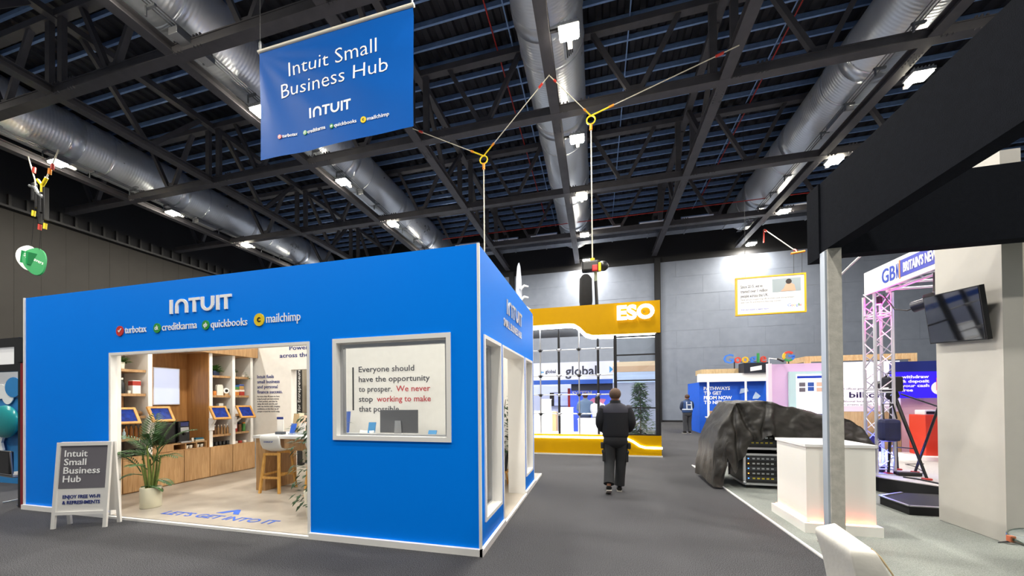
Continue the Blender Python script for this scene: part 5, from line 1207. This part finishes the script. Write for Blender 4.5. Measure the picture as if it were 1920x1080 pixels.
tag(MB().path([(5.2, 7.24, .27), (5.45, 7.5, .27), (5.6, 7.9, .3), (5.75, 8.3, .27), (6.1, 8.4, .27)], .008, 6).build('cable', blackmetal), 'thin black cable curving across the stage', 'cable')
tag(MB().path([(5.0, 6.62, .262), (4.95, 6.9, .262), (4.85, 7.05, .262)], .012, 6).build('stage_cable', blackmetal), 'short black cable at the front edge of the stage', 'cable')
# furniture behind the tripod
rc = thing('red_counter', 'red orange counter on a white step at the back of the stage', 'counter', (6.5, 9.2, .25))
MB().rbox(6.65, 7.4, 9.1, 9.5, .33, 1.18, .01).build('body', mat('red_orange_panel', '#d8412c', .4), rc)
box('step', letter_white, rc, 5.6, 7.4, 8.9, 9.6, .25, .33)
pt_ = thing('printer', 'small white printer on the red orange counter', 'printer', (6.55, 9.2, 1.18))
MB().rbox(6.68, 6.92, 9.15, 9.4, 1.18, 1.28, .015).build('body', whitegloss, pt_); MB().box(6.7, 6.9, 9.14, 9.15, 1.2, 1.25).build('slot', black, pt_)
sc_ = thing('striped_totem', 'red, white and blue totem beside the red orange counter', 'totem', (7.0, 8.7, .25))
z = .25
for h, m in ((.35, redp), (.32, letter_white), (.14, redp), (.05, letter_white), (.5, mat('strong_blue', '#1f4fc0', .5)), (.2, letter_white), (.35, redp), (.3, letter_white), (.35, MATS['strong_blue']), (.6, mat('pale_pink_white', '#e3d8e4', .5))):
    box('band', m, sc_, 6.62, 7.2, 8.6, 8.75, z, z+h); z += h
# pale booths behind (pink and white panels)
pink = mat('pale_pink_panel', '#d9b9dc', .55); pinkw = mat('white_pink_panel', '#e9dcea', .55)
Bk = thing('exhibition_stand', 'pink and white panelled stand behind the covered equipment', 'stand', (5.8, 10.3, .012))
box('pink_wall', pink, Bk, 4.25, 5.6, 10.0, 10.08, .012, 2.4); box('edge_panel', pinkw, Bk, 4.17, 4.25, 9.98, 10.1, .012, 2.42)
box('white_wall', mat('white_backlit_panel', '#f2eef4', .5, emit=.5), Bk, 5.62, 6.85, 10.0, 10.06, 1.35, 2.4)
box('pink_lower', pinkw, Bk, 5.62, 6.85, 9.99, 10.06, 1.22, 1.349); box('timber_lower', wood('pale_timber', '#b59a70', '#cdb48a'), Bk, 5.5, 6.85, 9.995, 10.06, .012, 1.215)
box('pink_return', mat('deep_pink_panel', '#d9b4c4', .55), Bk, 6.86, 7.6, 10.0, 10.08, .012, 2.36)
ink = mat('dark_indigo_text', '#2a2350', .5)
text('3 billion', 'lettering', ink, Bk, (5.64, 10.0, 1.55), XD, ZD, .13, .88, .006, .02)
lines(['post offices generated an'], 'lettering', greyv, Bk, (5.64, 10.0, 1.74), XD, ZD, .05, .08, .8)
lines(['additional local spend', 'high streets across UK'], 'lettering', greyv, Bk, (5.64, 10.0, 1.44), XD, ZD, .05, .08, .8)
b = MB(); b.prism([(0, 0), (.5, 0), (.5, .68)], (5.95, 9.94, .265), XD, ZD, (0, -.01, 0)); tag(b.build('blue_triangle', mat('navy_panel', '#1f2f86', .5)), 'dark blue triangular panel left of the red orange counter', 'panel')
sc2 = thing('info_screen', 'portrait white information screen in a mint frame on the pink wall', 'screen', (5.05, 9.9, 1.1))
MB().box(4.60, 5.55, 9.93, 9.99, .9, 2.2).build('mint_frame', mat('mint_frame', '#bfe0e0', .5), sc2)
box('display', mat('white_screen_page', '#f5f7ff', .3, emit=.7), sc2, 4.74, 5.42, 9.925, 9.93, 1.17, 2.13)
box('page_header', gbl, sc2, 4.76, 5.40, 9.922, 9.925, 2.03, 2.09)
for k, (x, z) in enumerate(((4.8, 1.83), (4.98, 1.83), (5.16, 1.83), (4.8, 1.70), (4.98, 1.72), (5.16, 1.70))): box('thumbnail', (slate, bluep, MATS['pink_brochure'])[k % 3], sc2, x, x+.13, 9.922, 9.925, z, z+.1)
box('page_footer', mat('slate_blue', '#4a5a84', .5), sc2, 4.76, 5.40, 9.922, 9.925, 1.10, 1.17)
sc3 = thing('info_screen', 'deep blue landscape screen with white words behind the truss tower', 'screen', (7.2, 9.8, 1.5))
db = mat('deep_blue_display', '#2a16c8', .3, emit=.9, ecol='#2a16d0'); box('display', db, sc3, 6.55, 7.62, 9.8, 9.85, 1.53, 2.13); box('top_band', mat('midnight_blue', '#16246e', .4), sc3, 6.55, 7.62, 9.79, 9.85, 2.13, 2.36); box('mount', black, sc3, 6.95, 7.3, 9.85, 10.0, 1.6, 2.1)
lines(['withdraw', '& deposit', 'your cash', 'free'], 'lettering', letter_white, sc3, (6.74, 9.8, 1.98), XD, ZD, .065, .1, .5, bold=.03)
b = MB(); b.prism([(.15*math.cos(2*PI*k/20), .15*math.sin(2*PI*k/20)) for k in range(20)], (7.42, 9.798, 1.75), XD, ZD, (0, -.006, 0)); b.build('white_circle', letter_white, sc3)
b = MB(); b.prism([(-.08, -.1), (.06, -.12), (.1, .05), (-.08, .18)], (7.44, 9.79, 1.8), XD, ZD, (0, -.006, 0)); b.build('pink_shape', mat('hot_pink', '#e23a86', .4), sc3)
# blue booth near the back with rails and a table
Nb = thing('exhibition_stand', 'blue stand with white slogan near the back wall', 'stand', (5.7, 17.3, 0))
bb = mat('bright_blue_panel', '#0d5bd6', .5, noise=.05); box('blue_wall', bb, Nb, 4.42, 7.1, 17.0, 17.08, 0, 2.25); box('white_header', letter_white, Nb, 4.34, 7.0, 16.7, 17.0, 2.25, 2.60)
box('side_wall', bb, Nb, 4.42, 4.50, 17.08, 19, 0, 2.25)
lines(['PATHWAYS', 'TO GET', 'FROM NOW', 'TO NET ZERO'], 'lettering', letter_white, Nb, (4.60, 17.0, 1.90), XD, ZD, .14, .205, 1.28, bold=.03)
b = MB(); b.prism([(0, 0), (.35, .1), (.3, .25), (.05, .22)], (6.0, 16.995, 1.72), XD, ZD, (0, -.006, 0)).prism([(0, 0), (.2, .0), (.3, .12), (.12, .3), (.02, .1)], (6.5, 16.995, 1.5), XD, ZD, (0, -.006, 0)); b.build('white_drawing', mat('pale_blue_print', '#bcd4f2', .5), Nb)
box('dark_box', mat('dark_navy_box', '#171c2c', .5), Nb, 6.05, 7.0, 16.6, 17.2, 2.6, 3.02)
MB().prism([(0, 0), (.42, .06), (.42, .24), (0, .17)], (6.28, 16.6, 2.66), XD, ZD, (0, -.005, 0)).build('box_label', letter_white, Nb)
box('timber_pallet', MATS['pale_timber'], Nb, 4.6, 6.3, 17.3, 18.3, 2.61, 2.84)
for k, (x, y, l) in enumerate(((4.40, 15.65, 'white pole in front of the blue slogan stand, left one'), (6.1, 16.6, 'white pole in front of the blue slogan stand, right one'))):
    t = thing('white_pole', l, 'pole', (x, y, 0), 'white poles at the blue stand')
    MB().tube((x, y, 0), (x, y, 2.3), .04, 10).build('pole', letter_white, t); MB().rbox(x-.12, x+.12, y-.12, y+.12, 0, .05, .01).build('foot', letter_white, t)
tb = thing('side_table', 'table with a wooden box beside the blue slogan stand', 'table', (5.0, 16.2, 0))
box('table_top', letter_white, tb, 4.5, 5.6, 16.1, 16.5, .72, .76)
for x in (4.55, 5.5):
    for y in (16.15, 16.45): MB().tube((x, y, 0), (x, y, .72), .02, 8).build('leg', steel, tb)
tag(MB().rbox(4.62, 5.05, 16.15, 16.42, .76, 1.0, .01).build('wooden_box', oak), 'wooden box standing on the table by the blue stand', 'box')
# letters on frames, wooden frame, hanging board
gcol = [mat('g_blue', '#3f7de0', .4), mat('g_red', '#d84a3a', .4), mat('g_yellow', '#efb92a', .4), MATS['g_blue'], mat('g_green', '#3a9a52', .4), MATS['g_red']]
Gs = thing('letter_sign', 'multicoloured letters on a black frame above the blue slogan stand', 'sign', (6.15, 17.8, 2.85))
x = 5.62
for ch, m, w in zip('Google', gcol, (.42, .27, .27, .27, .09, .25)): text(ch, 'letter', m, Gs, (x, 17.75, 3.12), XD, ZD, .40, w, .06, .012); x += w+.03
b = MB(); b.box(6.05, 6.95, 17.8, 17.83, 2.84, 2.88).box(6.08, 6.12, 17.8, 17.83, 2.84, 3.15).box(6.88, 6.92, 17.8, 17.83, 2.84, 3.15).box(5.75, 7.2, 17.8, 17.82, 3.15, 3.18); b.build('frame', blackmetal, Gs)
g2 = thing('letter_sign', 'round four-coloured letter G standing above the pink wall', 'sign', (4.64, 10.04, 2.4))
for a0, a1, m in ((.7, 2.4, MATS['g_red']), (2.4, 3.7, MATS['g_yellow']), (3.7, 5.4, MATS['g_green']), (5.4, 6.28, MATS['g_blue'])):
    b = MB(); k = 8
    for i in range(k):
        p = a0+(a1-a0)*i/k; q = a0+(a1-a0)*(i+1)/k
        b.prism([(.13*math.cos(p), .13*math.sin(p)), (.13*math.cos(q), .13*math.sin(q)), (.08*math.cos(q), .08*math.sin(q)), (.08*math.cos(p), .08*math.sin(p))], (4.64, 10.02, 2.59), XD, ZD, (0, .04, 0))
    b.build('arc', m, g2)
box('bar', MATS['g_blue'], g2, 4.64, 4.77, 10.02, 10.06, 2.575, 2.62); MB().tube((4.64, 10.04, 2.4), (4.64, 10.04, 2.5), .012, 6).build('stand', blackmetal, g2)
cl_ = thing('clip_lamp', 'small black and white clip lamp on the edge of the pink wall', 'lamp', (4.25, 10.05, 2.42))
MB().path([(4.22, 10.05, 2.42), (4.22, 10.05, 2.56), (4.42, 9.9, 2.5)], .012, 6).build('arm', trimw, cl_); MB().tube((4.36, 9.95, 2.53), (4.46, 9.86, 2.46), .025, 8, .035).build('head', black, cl_)
Wf = thing('timber_frame', 'open timber frame standing beyond the pink and white stand', 'frame', (10, 17, 2.4))
b = MB(); b.box(8.46, 12.2, 17, 17.12, 3.02, 3.25).box(8.46, 8.66, 17, 17.12, 0, 3.02).box(12.0, 12.2, 17, 17.12, 0, 3.02).box(8.46, 8.6, 17.12, 18.5, 3.02, 3.25); b.build('beam', wood('light_pine', '#d8a878', '#ecd0a4'), Wf)
Hb = thing('hanging_board', 'white hanging board in a yellow frame with picture and text', 'board', (7.2, 17, 5.1))
box('board', letter_white, Hb, 5.93, 8.5, 17.0, 17.06, 5.12, 6.73)
frame_y('frame', 5.97, 8.46, 5.16, 6.69, 16.97, 17.08, .06, mat('golden_frame', '#e8b41e', .4), Hb)
lines(["Since 2015, we've", 'trained over 1 million', 'people across the UK.'], 'lettering', MATS['ink_lettering'], Hb, (6.1, 17.0, 6.28), XD, ZD, .13, .2, 1.05, bold=.01)
lines(['Now we are supporting UK workers and entrepreneurs', 'with Gen AI and machine learning courses'], 'lettering', greyv, Hb, (6.1, 17.0, 5.75), XD, ZD, .07, .12, 2.0)
text('Visit our stand to learn more', 'lettering', gbl, Hb, (6.1, 17.0, 5.32), XD, ZD, .07, 1.05, .004)
x = 7.85
for ch, m, w in zip('Google', gcol, (.12, .08, .08, .08, .03, .08)): text(ch, 'lettering', m, Hb, (x, 17.0, 5.38), XD, ZD, .12, w, .004); x += w+.008
pic = box('picture', mat('grey_photo_print', '#9aa6ac', .5), Hb, 7.3, 8.34, 16.994, 17.0, 6.02, 6.58)
b = MB(); b.prism([(.3, 0), (.85, 0), (.8, .25), (.68, .33), (.5, .3), (.42, .12)], (7.3, 16.994, 6.04), XD, ZD, (0, -.004, 0)); b.build('figure_top', mat('peach_print', '#d9a58c', .5), pic)
b = MB(); b.prism([(.6+.11*math.cos(2*PI*k/14), .42+.11*math.sin(2*PI*k/14)) for k in range(14)], (7.3, 16.993, 6.02), XD, ZD, (0, -.004, 0)); b.build('figure_hair', mat('dark_print', '#2b2320', .5), pic)
t = thing('rope_bridle', 'rope bridle with red shackles holding the white hanging board', 'rigging', (8.2, 17, 7.6), 'rope bridles below the roof')
MB().tube((8.25, 17.0, 7.62), (8.93, 21.6, 10.68), .02, 6).build('rope', rope, t); MB().tube((8.0, 17.0, 7.6), (8.5, 17, 7.65), .045, 6).build('spreader', orange, t)
b = MB(); b.tube((8.1, 17.0, 7.62), (8.1, 17.03, 6.7), .008, 5).tube((8.4, 17.0, 7.6), (8.4, 17.03, 6.7), .008, 5).tube((6.3, 17.03, 6.7), (6.3, 17.03, 13.3), .006, 5); b.build('wire', blackmetal, t)
for p in ((8.3, 17.2, 7.74), (8.86, 21.2, 10.4)): MB().tube(p, (p[0]+.04, p[1]+.25, p[2]+.17), .05, 6).build('shackle', redsling, t)
tag(MB().path([(8.93, 21.65, 10.69), (8.93, 21.65, 10.3), (8.9, 21.6, 9.95)], .03, 6).build('red_sling', redsling), 'short red sling hanging from the roof beam above the hanging board', 'sling')
# surfboard standing on the pavilion rear
sb = thing('surfboard', 'white surfboard standing upright behind the blue pavilion', 'surfboard', (-3.1, 14.0, 0))
pr = [(-.26, 3.2), (-.30, 4.6), (-.29, 5.6), (-.22, 6.5), (-.1, 7.05), (0, 7.2), (.1, 7.05), (.2, 6.5), (.24, 5.6), (.24, 4.6), (.2, 3.2)]
MB().prism(pr, (-3.1, 14, 0), (.32, .55, 0), ZD, (.05, -.03, 0)).build('board', mat('white_gloss_board', '#b4bac8', .3), sb)
for z in (6.15, 5.7): MB().path([(-3.0, 13.97, z-.05), (-2.85, 13.97, z+.08), (-2.68, 13.97, z+.03)], [.06, .05, .03], 6).build('fin', letter_white, sb)
MB().prism([(0, 0), (.7, -.5), (.7, -.75), (0, -.4)], (-3.0, 13.95, 5.55), XD, ZD, (0, .06, 0)).build('tail', letter_white, sb)
MB().tube((-3.08, 14.03, .0), (-3.08, 14.03, 3.4), .06, 8).build('pole', alu, sb)
# ---- covered equipment
casem = mat('black_case_panel', '#191a1d', .5, noise=.1)
def flight_case(label, x0, x1, y0, y1, z0, z1, kind):
    t = thing('flight_case', label, 'case', ((x0+x1)/2, (y0+y1)/2, z0), 'flight cases under the cover')
    MB().rbox(x0, x1, y0, y1, z0+.08, z1, .01).build('body', casem, t)
    b = MB(); e = .018
    for x in (x0, x1):
        for y in (y0, y1): b.box(x-e, x+e, y-e, y+e, z0+.08, z1)
    for z in (z0+.08, z1-.0):
        b.box(x0, x1, y0-e, y0+e, z-e, z+e).box(x0-e, x0+e, y0, y1, z-e, z+e).box(x1-e, x1+e, y0, y1, z-e, z+e)
    b.build('edge_profile', alu, t)
    for x in (x0+.07, x1-.07):
        for y in (y0+.07, y1-.07): MB().lathe([(.035, -.015), (.035, .015)], (x, y, z0+.035), 12, 'x').build('castor', black, t)
    for x in (x0, x1): MB().ball((x, y0, z0+.1), .035, 10).build('corner_ball', alu, t)
    if kind:
        z = z0+.14; k = 0
        while z < z1-.08:
            u_ = MB().box(x0+.03, x1-.03, y0-.012, y0, z, z+.075).build('rack_unit', black if k % 2 else mat('dark_grey_panel', '#2c2e33', .4), t)
            MB().box(x0+.05, x0+.07, y0-.015, y0-.012, z+.03, z+.045).build('led', mat('orange_indicator', '#ff9a3a', .4, emit=3) if k % 2 else mat('blue_indicator', '#4a8cff', .4, emit=3), u_)
            for q in range(5): MB().box(x0+.12+q*.07, x0+.16+q*.07, y0-.015, y0-.012, z+.025, z+.05).build('port', mat('yellow_port', '#b8a830', .4) if k == 0 else steel, u_)
            z += .085; k += 1
    return t
flight_case('black equipment rack with a silver edge and lit front, under the cover', 2.47, 3.15, 6.83, 7.55, .012, .60, True)
flight_case('black flight case stacked on the equipment rack under the cover', 2.47, 3.15, 6.86, 7.5, .62, .98, True)
flight_case('long black flight case at the right end under the cover', 3.2, 4.15, 6.95, 7.6, .012, .98, False)
tarp = mat('black_tarpaulin', '#2f2d2a', .45, noise=.15, nscale=5, bump=.5, bscale=7)
tp = thing('tarpaulin', 'black tarpaulin draped over the flight cases', 'cover', (3.1, 7.3, .012))
nx, ny = 120, 60; vs = []
def lerp_table(T, x):
    for (a, p), (c, q) in zip(T, T[1:]):
        if x <= c: return p+(q-p)*(x-a)/(c-a)
    return T[-1][1]
TOP = [(1.95, .06), (2.0, .75), (2.08, 1.02), (2.36, 1.50), (2.84, 1.51), (3.2, 1.40), (3.7, 1.27), (4.0, 1.20), (4.15, 1.10), (4.28, .84)]
HEM = [(1.95, .03), (2.10, .03), (2.16, .55), (2.24, .34), (2.29, .28), (2.36, .50), (2.47, .62), (2.56, .86), (2.68, .84), (2.74, .93), (2.83, .96), (2.9, .84), (3.1, .78), (4.28, .76)]
def dent(d, w): return math.exp(-(d/w)**2)
for j in range(ny+1):
    v = j/ny
    for i in range(nx+1):
        x = 1.95+2.33*i/nx; zt_ = lerp_table(TOP, x); h = min(lerp_table(HEM, x), zt_-.02)
        if v < .5:
            f = v/.5; z = h+(zt_-h)*f
            y = 6.70+.12*f*f
            y += .07*dent(x-(2.37+.36*(1.5-z)), .035) + .05*dent(x-(2.30+.05*(1.5-z)), .03)      # deep creases falling from the peak
            y -= .06*dent(x-(2.86+.10*(z-1.5)), .06)*(1-f*.4) - .04*dent(x-(2.82-.2*(1.5-z)), .03)
            y -= .05*dent(x-2.26, .06)*(1-f)
            y += (.018*math.sin(9*x+14*z)+.010*math.sin(23*x-17*z))*(1-.6*f) + .02*math.sin(6*x-3*z)*(x > 2.9)
        elif v < .85:
            f = (v-.5)/.35; y = 6.82+.98*f; z = zt_+.025*math.sin(PI*f)*(1 if x < 2.9 else .4)+.012*math.sin(11*x+5*y)-.02*f
        else:
            f = (v-.85)/.15; y = 7.80+.06*f+.015*math.sin(x*12)*f; z = zt_-.02-max(0, zt_-.3)*f
        vs.append((x+.012*math.sin(z*13+y*5)+(.05*(1-min(1, z/.6)) if x < 2.1 else 0)*-.3, y, max(z, .02)))
b = MB(); b.add(vs, [(j*(nx+1)+i, j*(nx+1)+i+1, (j+1)*(nx+1)+i+1, (j+1)*(nx+1)+i) for j in range(ny) for i in range(nx)], True)
o = b.build('sheet', tarp, tp)
from mathutils import noise as mnoise
for v in o.data.vertices:
    p = v.co; w = 0
    for fr, am in ((2.6, .016), (6.5, .013), (13, .005)): w += am*(abs(mnoise.noise(Vector((p.x*fr, p.y*fr+p.z*fr*.35, p.z*fr*1.3))))*2-.5)
    v.co = p + v.normal*w*(-1 if v.normal.y > 0 and p.y < 7.0-7.3 else 1)
# ---- white leather armchair near the camera
leather = mat('white_leather', '#dedbd2', .42, bump=.12, bscale=22, noise=.02)
Wc = thing('armchair', 'white leather armchair in the right foreground, its thick back to the aisle', 'chair', (1.5, 2.25, .012))
# thick back flaring upward: rings of (far-left, far-right, near-right, near-left) from foot to top
rings = [(.25, (1.27, 2.33), (1.50, 2.52), (1.46, 2.02), (1.25, 2.05)), (.50, (1.255, 2.33), (1.47, 2.50), (1.43, 2.01), (1.235, 2.045)), (.66, (1.235, 2.335), (1.43, 2.48), (1.375, 2.01), (1.215, 2.035)), (.77, (1.215, 2.345), (1.385, 2.46), (1.325, 2.015), (1.195, 2.03)), (.835, (1.195, 2.35), (1.36, 2.455), (1.298, 2.025), (1.182, 2.03)), (.862, (1.215, 2.355), (1.345, 2.44), (1.285, 2.045), (1.195, 2.05))]
vs = []; S_ = 6
for z, a_, b_, c_, d_ in rings:
    for p, q in ((a_, b_), (b_, c_), (c_, d_), (d_, a_)):
        for k in range(S_): f = k/S_; f = f + .10*math.sin(2*PI*f)*-1; vs.append((p[0]+(q[0]-p[0])*f, p[1]+(q[1]-p[1])*f, z))
n = 4*S_; fs = [(r*n+i, r*n+(i+1) % n, (r+1)*n+(i+1) % n, (r+1)*n+i) for r in range(len(rings)-1) for i in range(n)]
b = MB(); b.add(vs, fs, True); b.add(vs, [tuple(range(n))[::-1]], True)
tv_ = vs[-n:]; c_ = (sum(p[0] for p in tv_)/n, sum(p[1] for p in tv_)/n, .868); b.add(tv_+[c_], [(i, (i+1) % n, n) for i in range(n)], True)
o = b.build('backrest', leather, Wc)
bm = bmesh.new(); bm.from_mesh(o.data); bmesh.ops.remove_doubles(bm, verts=bm.verts[:], dist=1e-4); bmesh.ops.recalc_face_normals(bm, faces=bm.faces[:]); bm.to_mesh(o.data); bm.free()
md = o.modifiers.new('sub', 'SUBSURF'); md.levels = 2; md.render_levels = 2
MB().path([(1.283, 2.055, .858), (1.305, 2.03, .825), (1.34, 2.02, .76), (1.385, 2.016, .66), (1.435, 2.016, .5)], .004, 6).build('piping', mat('tan_piping', '#c9b48c', .6), Wc)
MB().rbox(1.44, 1.95, 2.0, 2.45, .2, .36, .05).build('seat_cushion', leather, Wc)
MB().rbox(1.5, 1.95, 1.9, 2.0, .22, .42, .04).build('armrest', leather, Wc); MB().rbox(1.5, 1.95, 2.45, 2.53, .22, .38, .03).build('armrest', leather, Wc)
for x, y in ((1.3, 2.1), (1.3, 2.35), (1.92, 1.98), (1.92, 2.55)): MB().tube((x, y, .012), (x, y, .26), .02, 8).build('leg', steel, Wc)
# ---- round glass table at the right edge
gt = thing('glass_table', 'low round glass table with a dark green rim at the right edge', 'table', (3.64, 3.47, .012))
gx, gy, gz = 3.64, 3.47, .45
gg = mat('pale_clear_top', '#c9d4d0', .05, alpha=.35)
MB().lathe([(.0001, gz), (.468, gz), (.468, gz+.004), (.0001, gz+.004)], (gx, gy, 0), 56).build('glass_top', gg, gt)
MB().lathe([(.462, gz-.02), (.475, gz-.02), (.475, gz+.005), (.462, gz+.005), (.462, gz-.02)], (gx, gy, 0), 56).build('glass_rim', mat('dark_green_rim', '#10302c', .1), gt)
for k in range(3):
    a = 2*PI*k/3+2.75
    ca, sa = math.cos(a), math.sin(a)
    MB().path([(gx+.05*ca, gy+.05*sa, .25), (gx+.30*ca, gy+.30*sa, .40), (gx+.47*ca, gy+.47*sa, .425)], .012, 8).build('arm', black, gt)
    MB().tube((gx+.47*ca, gy+.47*sa, .425), (gx+.54*ca, gy+.54*sa, .40), .009, 6, .004).build('spur', black, gt)
    MB().rbox(gx+.475*ca-.018, gx+.475*ca+.018, gy+.475*sa-.018, gy+.475*sa+.018, gz-.03, gz+.02, .006).build('clamp', mat('copper_clamp', '#c47a5a', .35, .6), gt)
    MB().path([(gx+.05*ca, gy+.05*sa, .25), (gx+.38*ca, gy+.38*sa, .025)], .014, 8).build('leg', black, gt)
MB().lathe([(.05, 0), (.05, .1)], (gx, gy, .2), 14).build('hub', black, gt)
